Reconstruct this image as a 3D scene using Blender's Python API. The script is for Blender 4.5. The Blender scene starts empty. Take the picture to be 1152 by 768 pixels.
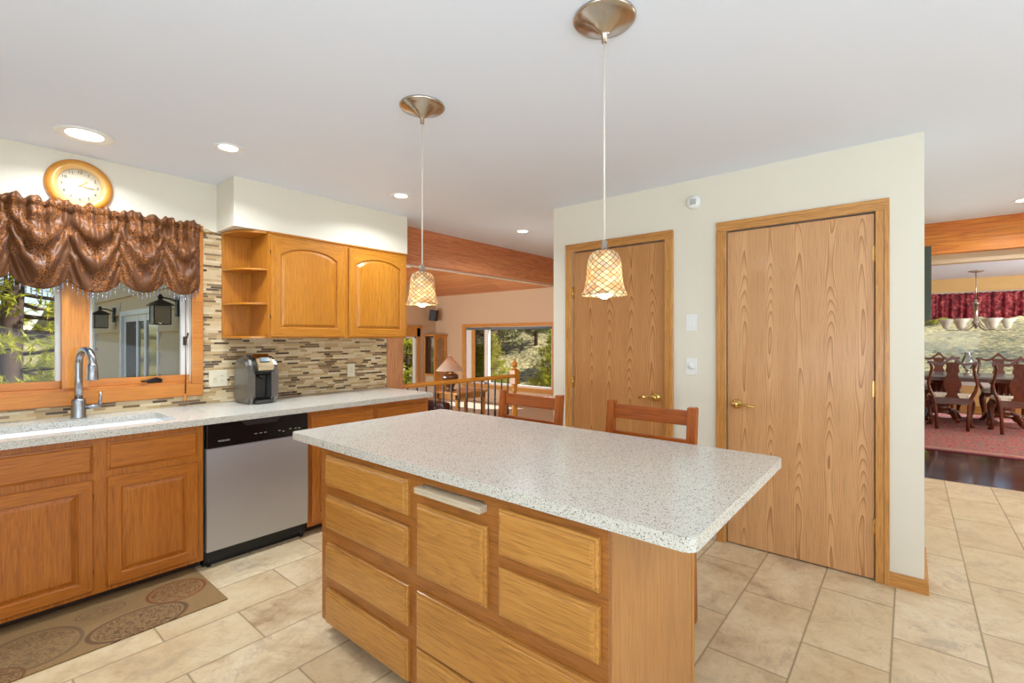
import bpy, bmesh, math, random
from mathutils import Vector, Matrix, noise as mnoise
PI = math.pi
S = bpy.context.scene
C = S.collection

# ------------------------------------------------------------------ camera
cam_d = bpy.data.cameras.new('camera'); cam = bpy.data.objects.new('camera', cam_d); C.objects.link(cam)
cam.location = (0, 0, 1.35)
cam.rotation_euler = (PI/2, 0, math.radians(39.87 - 90))
cam_d.sensor_width = 36; cam_d.lens = 535.5/1152*36
cam_d.shift_y = -4.0/1152
cam_d.clip_start = 0.05; cam_d.clip_end = 400
S.camera = cam
# ------------------------------------------------------------------ world, sun, exposure
w = bpy.data.worlds.new('world'); S.world = w; w.use_nodes = True
nt = w.node_tree; nt.nodes.clear()
wo = nt.nodes.new('ShaderNodeOutputWorld'); bg = nt.nodes.new('ShaderNodeBackground'); sk = nt.nodes.new('ShaderNodeTexSky')
sk.sky_type = 'NISHITA'; sk.sun_disc = False; sk.sun_elevation = math.radians(47); sk.sun_rotation = math.radians(130)
sk.air_density = 1.0; sk.dust_density = 0.1; sk.ozone_density = 2.5
bg.inputs['Strength'].default_value = 0.12
nt.links.new(sk.outputs[0], bg.inputs[0]); nt.links.new(bg.outputs[0], wo.inputs[0])
sun_d = bpy.data.lights.new('sun', 'SUN'); sun_d.energy = 8; sun_d.angle = math.radians(0.6); sun_d.color = (.84, .92, 1)
sun = bpy.data.objects.new('sun', sun_d); C.objects.link(sun)
sun.rotation_euler = Vector((0.47, -0.50, 0.73)).to_track_quat('Z', 'Y').to_euler()
def area(name, loc, target, sx, sy, power, col=(1, 1, 1), shape='RECTANGLE'):
    d = bpy.data.lights.new(name, 'AREA'); d.shape = shape; d.size = sx; d.size_y = sy; d.energy = power; d.color = col
    o = bpy.data.objects.new(name, d); C.objects.link(o); o.location = loc
    o.rotation_euler = (Vector(loc)-Vector(target)).to_track_quat('Z', 'Y').to_euler(); return o
# unseen area lights added as fill, standing in for daylight from beyond the view
lb = area('fill_back', (-1.9, -.4, 1.25), (.2, .0, 3.2), 3.4, 1.6, 64, (.71, .86, 1.0))
ls = area('fill_side', (1.0, -3.2, 1.25), (1.4, -1.1, 3.3), 5.0, 1.6, 82, (.71, .86, 1.0))
lb.data.spread = ls.data.spread = math.radians(135)
area('fill_dining', (8.6, -3.2, 1.4), (8.9, 0, 1.3), 4.0, 1.4, 110, (1, .97, .93))  # added fill along the dining side wall, where no window is built
area('fill_living', (1.9, 7.0, 1.1), (6.5, 6.6, 2.0), 3.0, 1.6, 170, (.92, .96, 1))  # added fill to brighten the living room, set just inside the glazed door
vs = S.view_settings; S.display_settings.display_device = 'sRGB'
vs.view_transform = 'Standard'; vs.look = 'None'; vs.exposure = 0.43; vs.gamma = 1; vs.use_curve_mapping = False

# ------------------------------------------------------------------ node helpers
def srgb(r, g, b):
    f = lambda c: (c/255/12.92) if c/255 <= .04045 else ((c/255+.055)/1.055)**2.4
    return (f(r), f(g), f(b), 1)
class M:
    def __init__(s, name, rough=.5, metal=0, spec=None, coat=0):
        s.m = bpy.data.materials.new(name); s.m.use_nodes = True; s.t = s.m.node_tree
        s.b = s.t.nodes['Principled BSDF']; s.out = s.t.nodes['Material Output']
        s.b.inputs['Roughness'].default_value = rough; s.b.inputs['Metallic'].default_value = metal
        if spec is not None: s.b.inputs['Specular IOR Level'].default_value = spec
        if coat: s.b.inputs['Coat Weight'].default_value = coat; s.b.inputs['Coat Roughness'].default_value = .12
    def n(s, t, **kw):
        x = s.t.nodes.new('ShaderNode'+t)
        for k, v in kw.items(): setattr(x, k, v)
        return x
    def set(s, sock, v):
        if isinstance(v, bpy.types.NodeSocket): s.t.links.new(v, sock)
        elif v is not None: sock.default_value = v
    def ma(s, op, a, b=None, c=None):
        x = s.n('Math', operation=op); s.set(x.inputs[0], a)
        if b is not None: s.set(x.inputs[1], b)
        if c is not None: s.set(x.inputs[2], c)
        return x.outputs[0]
    def coord(s, kind='Object', rnd=False):
        v = s.n('TexCoord').outputs[kind]
        if rnd:
            oi = s.n('ObjectInfo'); x = s.n('VectorMath', operation='MULTIPLY_ADD')
            cb = s.n('CombineXYZ')
            for i in range(3): s.set(cb.inputs[i], s.ma('MULTIPLY', oi.outputs['Random'], (7.3, 13.1, 9.7)[i]))
            x = s.n('VectorMath', operation='ADD'); s.set(x.inputs[0], v); s.set(x.inputs[1], cb.outputs[0]); v = x.outputs[0]
        return v
    def scale(s, v, sc, loc=(0, 0, 0)):
        x = s.n('Mapping'); s.set(x.inputs[0], v); x.inputs['Scale'].default_value = sc; x.inputs['Location'].default_value = loc; return x.outputs[0]
    def sep(s, v):
        x = s.n('SeparateXYZ'); s.set(x.inputs[0], v); return x.outputs
    def comb(s, a, b, c=0.0):
        x = s.n('CombineXYZ'); s.set(x.inputs[0], a); s.set(x.inputs[1], b); s.set(x.inputs[2], c); return x.outputs[0]
    def noise(s, v, sc=5, det=3, rough=.5, dist=0, out='Fac'):
        x = s.n('TexNoise'); s.set(x.inputs['Vector'], v); x.inputs['Scale'].default_value = sc; x.inputs['Detail'].default_value = det
        x.inputs['Roughness'].default_value = rough; x.inputs['Distortion'].default_value = dist; return x.outputs[out]
    def white(s, v, out='Value'):
        x = s.n('TexWhiteNoise', noise_dimensions='3D'); s.set(x.inputs['Vector'], v); return x.outputs[out]
    def vor(s, v, sc, out='Distance', feature='F1'):
        x = s.n('TexVoronoi', feature=feature); s.set(x.inputs['Vector'], v); x.inputs['Scale'].default_value = sc; return x.outputs[out]
    def ramp(s, f, stops, mode='LINEAR'):
        x = s.n('ValToRGB'); s.set(x.inputs[0], f); r = x.color_ramp; r.interpolation = mode
        while len(r.elements) > 1: r.elements.remove(r.elements[-1])
        r.elements[0].position = stops[0][0]; r.elements[0].color = stops[0][1]
        for p, c in stops[1:]:
            e = r.elements.new(p); e.color = c
        return x.outputs[0]
    def mix(s, f, a, b, mode='MIX'):
        x = s.n('Mix', data_type='RGBA', blend_type=mode); s.set(x.inputs[0], f); s.set(x.inputs[6], a); s.set(x.inputs[7], b); return x.outputs[2]
    def col(s, c): s.set(s.b.inputs['Base Color'], c); return s
    def rough(s, v): s.set(s.b.inputs['Roughness'], v); return s
    def bump(s, h, st=.3, d=.002):
        x = s.n('Bump'); x.inputs['Strength'].default_value = st; x.inputs['Distance'].default_value = d; s.set(x.inputs['Height'], h)
        s.set(s.b.inputs['Normal'], x.outputs[0]); return s
g1 = lambda v: (v, v, v, 1)
def plain(name, rgb, rough=.5, metal=0, var=.06, sc=14, coat=0, spec=None):
    m = M(name, rough, metal, spec, coat); c = srgb(*rgb)
    n = m.noise(m.coord(), sc, 3)
    m.col(m.mix(m.ma('MULTIPLY', n, var*2), c, tuple(x*.72 for x in c[:3])+(1,)))
    return m.m
def wood(name, dark, mid, light, axis='z', rough=.34, scale=1.0, coat=.15, rings=9, contrast=1.0):
    m = M(name, rough, coat=coat)
    v = m.coord(rnd=True)
    i = 'xyz'.index(axis)
    lo = [9*scale]*3; lo[i] = .8*scale
    hi = [260*scale]*3; hi[i] = 9*scale
    md = [80*scale]*3; md[i] = 3*scale
    a = m.noise(m.scale(v, lo), 1, 2, .45, .15)
    tone = m.noise(m.scale(v, [q*.6 for q in lo]), 1, 1)
    r = m.ma('FRACT', m.ma('MULTIPLY', a, rings*2.2))
    r = m.ma('POWER', r, 2.5)
    b = m.noise(m.scale(v, md), 1, 3, .6)
    f = m.ma('ADD', m.ma('ADD', m.ma('MULTIPLY', r, .13*contrast), m.ma('MULTIPLY', b, .42)), m.ma('MULTIPLY', tone, .36))
    c = m.ramp(f, [(.12, srgb(*light)), (.45, srgb(*mid)), (.85, srgb(*dark))])
    p = m.noise(m.scale(v, hi), 1, 2, .5)
    pf = m.ramp(p, [(.50, g1(0)), (.66, g1(1))])
    c = m.mix(m.ma('MULTIPLY', pf, .42*contrast), c, tuple(x*.6 for x in srgb(*dark)[:3])+(1,))
    m.col(c); m.bump(p, .12, .001)
    return m.m
def veneer(name, dark, mid, light, strip=.155, k=1.0, off=0.0, axis='y', rough=.4):
    """book-matched flat-sawn oak veneer: arches stacked in vertical strips"""
    m = M(name, rough, coat=.12); v = m.coord(); x, y, z = m.sep(v)
    if axis == 'x': y = x
    s = m.ma('DIVIDE', m.ma('ADD', y, off), strip)
    cell = m.ma('FLOOR', s); fr = m.ma('SUBTRACT', m.ma('FRACT', s), .5)
    wob = m.noise(m.comb(m.ma('MULTIPLY', y, 3), m.ma('MULTIPLY', z, 1.1), 0.0), 1.4, 2)
    fr2 = m.ma('ADD', fr, m.ma('MULTIPLY_ADD', wob, .5, -.25))
    par = m.ma('MULTIPLY', m.ma('MULTIPLY', fr2, fr2), 7.0)
    big = m.noise(m.comb(cell, m.ma('MULTIPLY', z, .9), 0.0), 1.0, 1)
    t = m.ma('ADD', m.ma('ADD', m.ma('MULTIPLY', z, .85), m.ma('MULTIPLY', par, k)), m.ma('MULTIPLY', big, 3.2))
    t = m.ma('ADD', t, m.ma('MULTIPLY', m.noise(m.comb(m.ma('MULTIPLY', y, 14), m.ma('MULTIPLY', z, 1.6), 0.0), 1, 3), .22))
    r = m.ma('FRACT', m.ma('MULTIPLY', t, 5.2))
    r = m.ma('POWER', r, 4.5)
    fine = m.noise(m.comb(m.ma('MULTIPLY', y, 260), m.ma('MULTIPLY', z, 5), 0.0), 1, 2)
    tone = m.noise(m.comb(m.ma('MULTIPLY', y, 9), m.ma('MULTIPLY', z, .5), 0.0), 1, 2)
    f = m.ma('ADD', m.ma('MULTIPLY', r, .62), m.ma('MULTIPLY', tone, .42))
    c = m.ramp(f, [(.1, srgb(*light)), (.38, srgb(*mid)), (.8, srgb(*dark))])
    pf = m.ramp(fine, [(.5, g1(0)), (.7, g1(1))])
    c = m.mix(m.ma('MULTIPLY', pf, .32), c, tuple(q*.62 for q in srgb(*dark)[:3])+(1,))
    m.col(c); m.bump(fine, .1, .001)
    return m.m

# ------------------------------------------------------------------ materials
OAKC = ((146, 84, 14), (186, 116, 26), (208, 142, 46))
OAK = {a: wood('oak_'+a, *OAKC, axis=a) for a in 'xyz'}
OAKS = {a: wood('oak_sink_'+a, (130, 68, 16), (182, 104, 28), (206, 130, 46), axis=a) for a in 'xyz'}
OAKI = {a: wood('oak_island_'+a, (140, 88, 36), (190, 130, 58), (212, 156, 80), axis=a) for a in 'xyz'}
OAKIF = wood('oak_island_frame', (116, 66, 22), (164, 100, 40), (186, 122, 56), axis='y')
TRIM = {a: wood('oak_trim_'+a, (150, 90, 34), (199, 137, 66), (220, 164, 92), axis=a, rings=5) for a in 'xyz'}
FRAMEW = {a: wood('window_wood_'+a, (150, 80, 20), (200, 122, 42), (218, 146, 62), axis=a, rings=3, contrast=.6) for a in 'xyz'}
VEN1 = veneer('veneer_far_door', (138, 84, 38), (184, 124, 66), (206, 148, 90), .17, 1.2)
VEN2 = veneer('veneer_near_door', (158, 104, 58), (206, 150, 96), (224, 172, 120), .155, 1.3, .03)
PANEL = wood('veneer_island_end', (158, 100, 46), (186, 128, 68), (202, 146, 84), axis='z', rings=4)
CHERRY = {a: wood('cherry_'+a, (100, 38, 6), (162, 78, 18), (194, 106, 34), axis=a, rings=4, rough=.28) for a in 'xyz'}
MAHOG = {a: wood('mahogany_'+a, (44, 16, 8), (92, 42, 20), (128, 66, 34), axis=a, rings=3, rough=.25) for a in 'xyz'}
BEAM = {a: wood('beam_'+a, (140, 68, 34), (198, 116, 68), (224, 154, 102), axis=a, rings=6, rough=.45, scale=.8) for a in 'xyz'}
BEAM2 = {a: wood('beam_orange_'+a, (150, 64, 8), (212, 112, 16), (244, 166, 48), axis=a, rings=6, rough=.45, scale=.5) for a in 'xyz'}
CEDAR = wood('cedar_post', (142, 80, 44), (194, 130, 82), (214, 156, 106), axis='z', rings=4, rough=.55)
WHITEWOOD = wood('pale_board', (170, 150, 122), (198, 180, 150), (212, 196, 170), axis='y', rings=2, rough=.5)
def paint(name, rgb, var=.05, bumpy=.08, rough=.6):
    m = M(name, rough); c = srgb(*rgb); v = m.coord()
    n = m.noise(v, 1.3, 3); m.col(m.mix(m.ma('MULTIPLY', n, var*2), c, tuple(x*.8 for x in c[:3])+(1,)))
    m.bump(m.noise(v, 90, 3), bumpy, .002); return m.m
WALL = paint('paint_cream', (230, 222, 203))
CEIL = paint('paint_ceiling', (232, 237, 247))
TAN = paint('paint_tan', (204, 176, 142))
OCHRE = paint('paint_ochre', (224, 184, 120))
CARPET = paint('carpet_light', (196, 178, 150), .1, .5, .95)
SIDING_C = (214, 188, 144)

def mat_planks():
    m = M('plank_ceiling', .4, coat=.1); v = m.coord(); x, y, z = m.sep(v)
    s = m.ma('DIVIDE', x, .14); cell = m.ma('FLOOR', s); fr = m.ma('FRACT', s)
    rnd = m.white(m.comb(cell, m.ma('FLOOR', m.ma('DIVIDE', y, 2.4)), 0.0))
    gr = m.noise(m.comb(m.ma('MULTIPLY', x, 30), m.ma('MULTIPLY', y, 1.2), cell), 1, 4, .6, .4)
    c = m.ramp(m.ma('ADD', m.ma('MULTIPLY', rnd, .35), m.ma('MULTIPLY', gr, .65)), [(.2, srgb(232, 170, 112)), (.5, srgb(208, 134, 80)), (.8, srgb(160, 88, 48))])
    groove = m.ma('LESS_THAN', fr, .05)
    m.col(m.mix(m.ma('MULTIPLY', groove, .6), c, srgb(80, 36, 14))); return m.m
PLANKS = mat_planks()

def mat_floor():
    m = M('floor_tile', .3, spec=.4); v = m.coord(); x, y, z = m.sep(v)
    rh, L = .3105, .605
    r = m.ma('DIVIDE', m.ma('SUBTRACT', y, .37), rh); row = m.ma('FLOOR', r); fy = m.ma('FRACT', r)
    odd = m.ma('MODULO', m.ma('ADD', row, 100), 2)
    c_ = m.ma('ADD', m.ma('DIVIDE', m.ma('SUBTRACT', x, 2.145), L), m.ma('MULTIPLY', odd, .5))
    colm = m.ma('FLOOR', c_); fx = m.ma('FRACT', c_)
    ex = m.ma('MULTIPLY', m.ma('SUBTRACT', .5, m.ma('ABSOLUTE', m.ma('SUBTRACT', fx, .5))), L)
    ey = m.ma('MULTIPLY', m.ma('SUBTRACT', .5, m.ma('ABSOLUTE', m.ma('SUBTRACT', fy, .5))), rh)
    e = m.ma('MINIMUM', ex, ey)
    grout = m.ramp(e, [(.0030, g1(1)), (.0042, g1(0))])
    rnd = m.white(m.comb(colm, row, 3.0)); off = m.white(m.comb(colm, row, 7.0), 'Color')
    o = m.n('VectorMath', operation='MULTIPLY_ADD'); m.set(o.inputs[0], off); o.inputs[1].default_value = (9, 9, 9); m.set(o.inputs[2], v); vv = o.outputs[0]
    cl = m.noise(vv, 2.2, 5, .6, 1.1); fine = m.noise(vv, 13, 6, .68, .6)
    vein = m.noise(vv, 3.1, 5, .6, 2.2)
    base = m.ramp(m.ma('ADD', m.ma('MULTIPLY', cl, .6), m.ma('MULTIPLY', fine, .4)), [(.30, srgb(156, 124, 90)), (.41, srgb(200, 172, 134)), (.52, srgb(218, 194, 156)), (.7, srgb(232, 216, 184))])
    vm = m.ramp(vein, [(.485, g1(0)), (.5, g1(1)), (.515, g1(0))])
    base = m.mix(m.ma('MULTIPLY', vm, .3), base, srgb(150, 122, 98))
    st = m.ramp(m.noise(vv, 4.3, 6, .75, .4), [(.55, g1(0)), (.66, g1(1))])
    base = m.mix(m.ma('MULTIPLY', st, .42), base, srgb(140, 122, 108))
    st2 = m.ramp(m.noise(vv, 9.0, 6, .75, 1.4), [(.58, g1(0)), (.66, g1(1))])
    base = m.mix(m.ma('MULTIPLY', st2, .35), base, srgb(146, 112, 76))
    base = m.mix(m.ma('MULTIPLY', m.white(m.comb(colm, row, 11.0)), .3), base, srgb(206, 182, 138))
    base = m.mix(m.ma('MULTIPLY', rnd, .22), base, srgb(190, 160, 120))
    c = m.mix(grout, base, srgb(142, 118, 86))
    m.col(c); m.rough(m.ramp(grout, [(0, g1(.34)), (1, g1(.8))]))
    m.bump(m.ma('ADD', m.ma('MULTIPLY', grout, -1.0), m.ma('MULTIPLY', fine, .25)), .35, .002)
    return m.m
FLOOR = mat_floor()
def mat_hardwood():
    m = M('dark_hardwood', .12, coat=1); v = m.coord(); x, y, z = m.sep(v)
    s = m.ma('DIVIDE', x, .09); cell = m.ma('FLOOR', s); fr = m.ma('FRACT', s)
    ends = m.ma('FLOOR', m.ma('ADD', m.ma('DIVIDE', y, .9), m.ma('MULTIPLY', m.white(m.comb(cell, 0.0, 1.0)), 3)))
    rnd = m.white(m.comb(cell, ends, 0.0))
    gr = m.noise(m.comb(m.ma('MULTIPLY', x, 60), m.ma('MULTIPLY', y, 3), cell), 1, 4)
    c = m.ramp(m.ma('ADD', m.ma('MULTIPLY', rnd, .4), m.ma('MULTIPLY', gr, .6)), [(.2, srgb(104, 62, 40)), (.6, srgb(72, 40, 26)), (.9, srgb(46, 26, 18))])
    m.col(m.mix(m.ma('LESS_THAN', fr, .04), c, srgb(24, 12, 8)))
    m.bump(m.noise(v, 14, 2), .25, .004); return m.m
HARDWOOD = mat_hardwood()
def mat_mosaic():
    m = M('mosaic_tile', .22, spec=.5); v = m.coord(); x, y, z = m.sep(v)
    rh = .0165
    r = m.ma('DIVIDE', z, rh); row = m.ma('FLOOR', r); fy = m.ma('FRACT', r)
    so = m.white(m.comb(row, 5.0, 1.0)); L = .17
    # cells of a row: each of length L, cut once at a random place -> two tiles of unequal length
    c_ = m.ma('ADD', m.ma('DIVIDE', x, L), m.ma('MULTIPLY', so, 9)); cell = m.ma('FLOOR', c_); fx = m.ma('FRACT', c_)
    cut = m.ma('MULTIPLY_ADD', m.white(m.comb(cell, row, 2.0)), .5, .25)
    part = m.ma('GREATER_THAN', fx, cut)
    d1 = m.ma('MULTIPLY', m.ma('ABSOLUTE', m.ma('SUBTRACT', fx, cut)), L)
    d2 = m.ma('MULTIPLY', m.ma('MINIMUM', fx, m.ma('SUBTRACT', 1.0, fx)), L)
    ey = m.ma('MULTIPLY', m.ma('MINIMUM', fy, m.ma('SUBTRACT', 1.0, fy)), rh)
    e = m.ma('MINIMUM', m.ma('MINIMUM', d1, d2), ey)
    grout = m.ma('LESS_THAN', e, .0011)
    rnd = m.white(m.comb(cell, row, part))
    c = m.ramp(rnd, [(0, srgb(214, 190, 148)), (.26, srgb(196, 164, 116)), (.46, srgb(224, 206, 170)), (.60, srgb(172, 142, 100)), (.70, srgb(110, 84, 56)), (.82, srgb(66, 46, 32)), (.93, srgb(140, 116, 84))], 'CONSTANT')
    n = m.noise(v, 40, 3); c = m.mix(m.ma('MULTIPLY', n, .25), c, srgb(150, 118, 76))
    m.col(m.mix(grout, c, srgb(196, 174, 138)))
    m.rough(m.ramp(m.white(m.comb(cell, row, m.ma('ADD', part, 4.0))), [(0, g1(.12)), (1, g1(.5))]))
    m.bump(m.ma('MULTIPLY', grout, -1.0), .4, .002); return m.m
MOSAIC = mat_mosaic()
def mat_counter(name, base, dark, light):
    m = M(name, .22, spec=.5, coat=.1); v = m.coord()
    a = m.vor(v, 520, 'Color'); s = m.n('SeparateColor'); m.set(s.inputs[0], a)
    c = m.ramp(s.outputs[0], [(0, srgb(*dark)), (.10, srgb(*base)), (.80, srgb(*light))], 'CONSTANT')
    b = m.vor(v, 300, 'Color'); s2 = m.n('SeparateColor'); m.set(s2.inputs[0], b)
    c = m.mix(m.ma('GREATER_THAN', s2.outputs[1], .955), c, srgb(*(int(q*.8) for q in dark)))
    c = m.mix(.15, c, srgb(*base))
    m.col(c); return m.m
COUNTER = mat_counter('speckled_quartz', (208, 204, 192), (118, 110, 98), (220, 216, 206))
def mat_steel(name, rgb=(176, 178, 182), rough=.28, axis=2, metal=1):
    m = M(name, rough, metal); v = m.coord(); sc = [3, 3, 3]
    for i in range(3):
        if i != axis: sc[i] = 240
    sc = [240, 240, 3] if axis == 2 else [3, 240, 240]
    n = m.noise(m.scale(v, sc), 1, 2)
    c = srgb(*rgb); m.col(m.mix(m.ma('MULTIPLY', n, .3), c, tuple(q*.7 for q in c[:3])+(1,)))
    m.rough(m.ma('MULTIPLY_ADD', n, .12, rough-.06)); m.bump(n, .05, .0005); return m.m
STEEL = mat_steel('brushed_steel', (190, 192, 196), .36, 0, .7)
NICKEL = mat_steel('brushed_nickel', (196, 184, 170), .22, 2)
FAUCETM = mat_steel('faucet_steel', (172, 174, 178), .24, 2)
BRASS = plain('brass', (214, 176, 104), .22, 1, .1, 30)
BLACKGLOSS = plain('black_gloss', (14, 14, 16), .18, 0, .1)
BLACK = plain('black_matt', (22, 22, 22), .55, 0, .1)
IRON = plain('wrought_iron', (38, 29, 24), .45, .3, .2, 40)
WHITEP = plain('white_plastic', (238, 237, 232), .35, 0, .03)
IVORY = plain('ivory_plastic', (226, 214, 186), .35, 0, .03)
DARKSLOT = plain('socket_slots', (90, 78, 62), .5)
PORCELAIN = plain('white_porcelain', (240, 241, 243), .12, 0, .02, coat=.5)
VINYL = plain('white_vinyl', (228, 226, 220), .4, 0, .04)
GREYMETAL = plain('grey_metal_frame', (120, 110, 98), .45, .3)
SILVERP = plain('silver_plastic', (124, 120, 114), .26, .7, .15)
DARKP = plain('charcoal_plastic', (66, 62, 58), .3, .2, .15)
LEATHER = plain('brown_leather', (72, 32, 24), .4, 0, .3, 9)
CREAMF = plain('cream_fabric', (222, 208, 184), .85, 0, .1, 40)
WHITEF = plain('white_fabric', (220, 218, 216), .85, 0, .1, 30)
DKGREEN = plain('dark_green_frame', (62, 64, 48), .6, 0, .3, 30)
CLOCKF = M('clock_rim', .35, coat=.3)
_v = CLOCKF.coord(); _x, _y, _z = CLOCKF.sep(_v)
_r = CLOCKF.ma('SQRT', CLOCKF.ma('ADD', CLOCKF.ma('MULTIPLY', _x, _x), CLOCKF.ma('MULTIPLY', _z, _z)))
CLOCKF.col(CLOCKF.ramp(CLOCKF.ma('ADD', _r, CLOCKF.ma('MULTIPLY', CLOCKF.noise(_v, 20, 3), .01)), [(.098, srgb(222, 196, 148)), (.118, srgb(224, 168, 82)), (.15, srgb(206, 130, 36))])); CLOCKF = CLOCKF.m
CLOCKFACE = plain('clock_dial', (236, 224, 200), .4, 0, .1)
INK = plain('ink', (60, 50, 40), .5)
LEGEND = plain('panel_print', (190, 190, 190), .5)
PLATE = plain('grey_enamel', (120, 112, 100), .5)

def mat_glass(name, tint=(1, 1, 1, 1), refl=1.0):
    m = M(name); t = m.t; t.nodes.remove(m.b)
    tr = m.n('BsdfTransparent'); tr.inputs[0].default_value = tint; gl = m.n('BsdfGlossy'); gl.inputs['Roughness'].default_value = .02
    fr = m.n('Fresnel'); fr.inputs[0].default_value = 1.5; mx = m.n('MixShader')
    m.set(mx.inputs[0], m.ma('MULTIPLY', fr.outputs[0], refl)); m.set(mx.inputs[1], tr.outputs[0]); m.set(mx.inputs[2], gl.outputs[0]); m.set(m.out.inputs[0], mx.outputs[0]); return m.m
GLASS = mat_glass('window_glass', refl=.25)
SCREENGLASS = mat_glass('insect_screen', (.45, .45, .45, 1), .6)
DARKGLASS = plain('dark_glass', (44, 44, 44), .08, 0, .2, 6, coat=.6)
FROST = plain('frosted_glass', (226, 220, 200), .3, 0, .05, coat=.2)
CRYSTAL = plain('crystal_bead', (150, 150, 160), .08, .5, .3, 60)
def mat_emit(name, col, st):
    m = M(name); e = m.n('Emission'); e.inputs[0].default_value = col; e.inputs[1].default_value = st; m.t.nodes.remove(m.b); m.set(m.out.inputs[0], e.outputs[0]); return m.m
CANLENS = mat_emit('lit_lens', (1, .97, .9, 1), 9)
BULB = mat_emit('lit_bulb', (1, .9, .72, 1), 17)
def mat_shade():
    m = M('mosaic_shade', .3); v = m.coord(); x, y, z = m.sep(v)
    a = m.ma('MULTIPLY', m.ma('DIVIDE', m.ma('ARCTAN2', y, x), 2*PI), 15.0); h_ = m.ma('MULTIPLY', z, 52)
    u = m.ma('ADD', a, h_); w_ = m.ma('SUBTRACT', a, h_)
    fu = m.ma('ABSOLUTE', m.ma('SUBTRACT', m.ma('FRACT', u), .5)); fw = m.ma('ABSOLUTE', m.ma('SUBTRACT', m.ma('FRACT', w_), .5))
    ln = m.ramp(m.ma('MAXIMUM', fu, fw), [(.42, g1(0)), (.46, g1(1))])
    rnd = m.white(m.comb(m.ma('FLOOR', u), m.ma('FLOOR', w_), 0.0))
    c = m.ramp(rnd, [(0, srgb(240, 220, 178)), (.3, srgb(230, 192, 140)), (.55, srgb(214, 198, 172)), (.75, srgb(246, 232, 190)), (.9, srgb(206, 168, 124))], 'CONSTANT')
    c = m.mix(ln, c, srgb(84, 52, 30))
    m.col(c)
    tl = m.n('BsdfTranslucent'); m.set(tl.inputs[0], c); mx = m.n('MixShader'); mx.inputs[0].default_value = .45
    m.set(mx.inputs[1], m.b.outputs[0]); m.set(mx.inputs[2], tl.outputs[0]); m.set(m.out.inputs[0], mx.outputs[0]); return m.m
SHADE = mat_shade()
def mat_transl(name, rgb, f=.4, noisec=None):
    m = M(name, .8); v = m.coord(); c = srgb(*rgb)
    c = m.mix(m.noise(v, 2.5, 3), c, srgb(*(noisec or tuple(int(q*.8) for q in rgb)))); m.col(c)
    tl = m.n('BsdfTranslucent'); m.set(tl.inputs[0], c); mx = m.n('MixShader'); mx.inputs[0].default_value = f
    m.set(mx.inputs[1], m.b.outputs[0]); m.set(mx.inputs[2], tl.outputs[0]); m.set(m.out.inputs[0], mx.outputs[0]); return m.m
LAMPSHADE = mat_transl('lamp_shade_fabric', (240, 224, 206), .45)
PINE_Y = mat_transl('needles_yellow', (218, 204, 58), .45, (140, 146, 38))
PINE_G = mat_transl('needles_green', (108, 128, 48), .3, (60, 80, 34))
PINE_D = mat_transl('needles_dark', (62, 78, 38), .25, (130, 138, 52))
BARK = plain('bark', (92, 66, 48), .9, 0, .5, 12)
def mat_grass():
    m = M('dry_grass', .95); v = m.coord()
    a = m.noise(v, .22, 4, .6); b = m.noise(v, 5.5, 5, .7)
    c = m.ramp(m.ma('ADD', m.ma('MULTIPLY', a, .45), m.ma('MULTIPLY', b, .55)), [(.38, srgb(62, 64, 38)), (.48, srgb(138, 120, 70)), (.56, srgb(196, 170, 108)), (.70, srgb(228, 206, 156))])
    m.col(c); m.bump(b, .8, .2); return m.m
GRASS = mat_grass()
def mat_siding():
    m = M('lap_siding', .8); v = m.coord(); x, y, z = m.sep(v)
    n = m.noise(m.scale(v, (1, 4, 60)), 1, 3); c = srgb(*SIDING_C)
    c = m.mix(m.ma('MULTIPLY', n, .3), c, srgb(170, 150, 118)); m.col(c); return m.m
SIDING = mat_siding()
def mat_satin():
    m = M('brown_satin', .46, spec=.3); v = m.coord(); x, y, z = m.sep(v)
    s = m.noise(m.scale(v, (9, 9, 6)), 1, 2, .5, .8)
    pat = m.ramp(m.noise(v, 130, 3, .6), [(.46, g1(0)), (.54, g1(1))])
    zone = m.ramp(s, [(.46, g1(0)), (.5, g1(1))])
    c = m.mix(m.noise(v, 4, 2), srgb(70, 36, 14), srgb(112, 66, 26))
    pc = m.mix(pat, srgb(48, 20, 12), srgb(152, 92, 38))
    m.col(m.mix(m.ma('MULTIPLY', zone, .8), c, pc)); m.b.inputs['Sheen Weight'].default_value = .08
    m.bump(m.noise(v, 25, 4), .4, .006); return m.m
SATIN = mat_satin()
def mat_red():
    m = M('red_damask', .7); v = m.coord(); n = m.noise(v, 16, 4, .6, .6)
    m.col(m.ramp(n, [(.4, srgb(88, 14, 28)), (.54, srgb(150, 38, 52)), (.66, srgb(204, 110, 108))])); return m.m
RED = mat_red()
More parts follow.
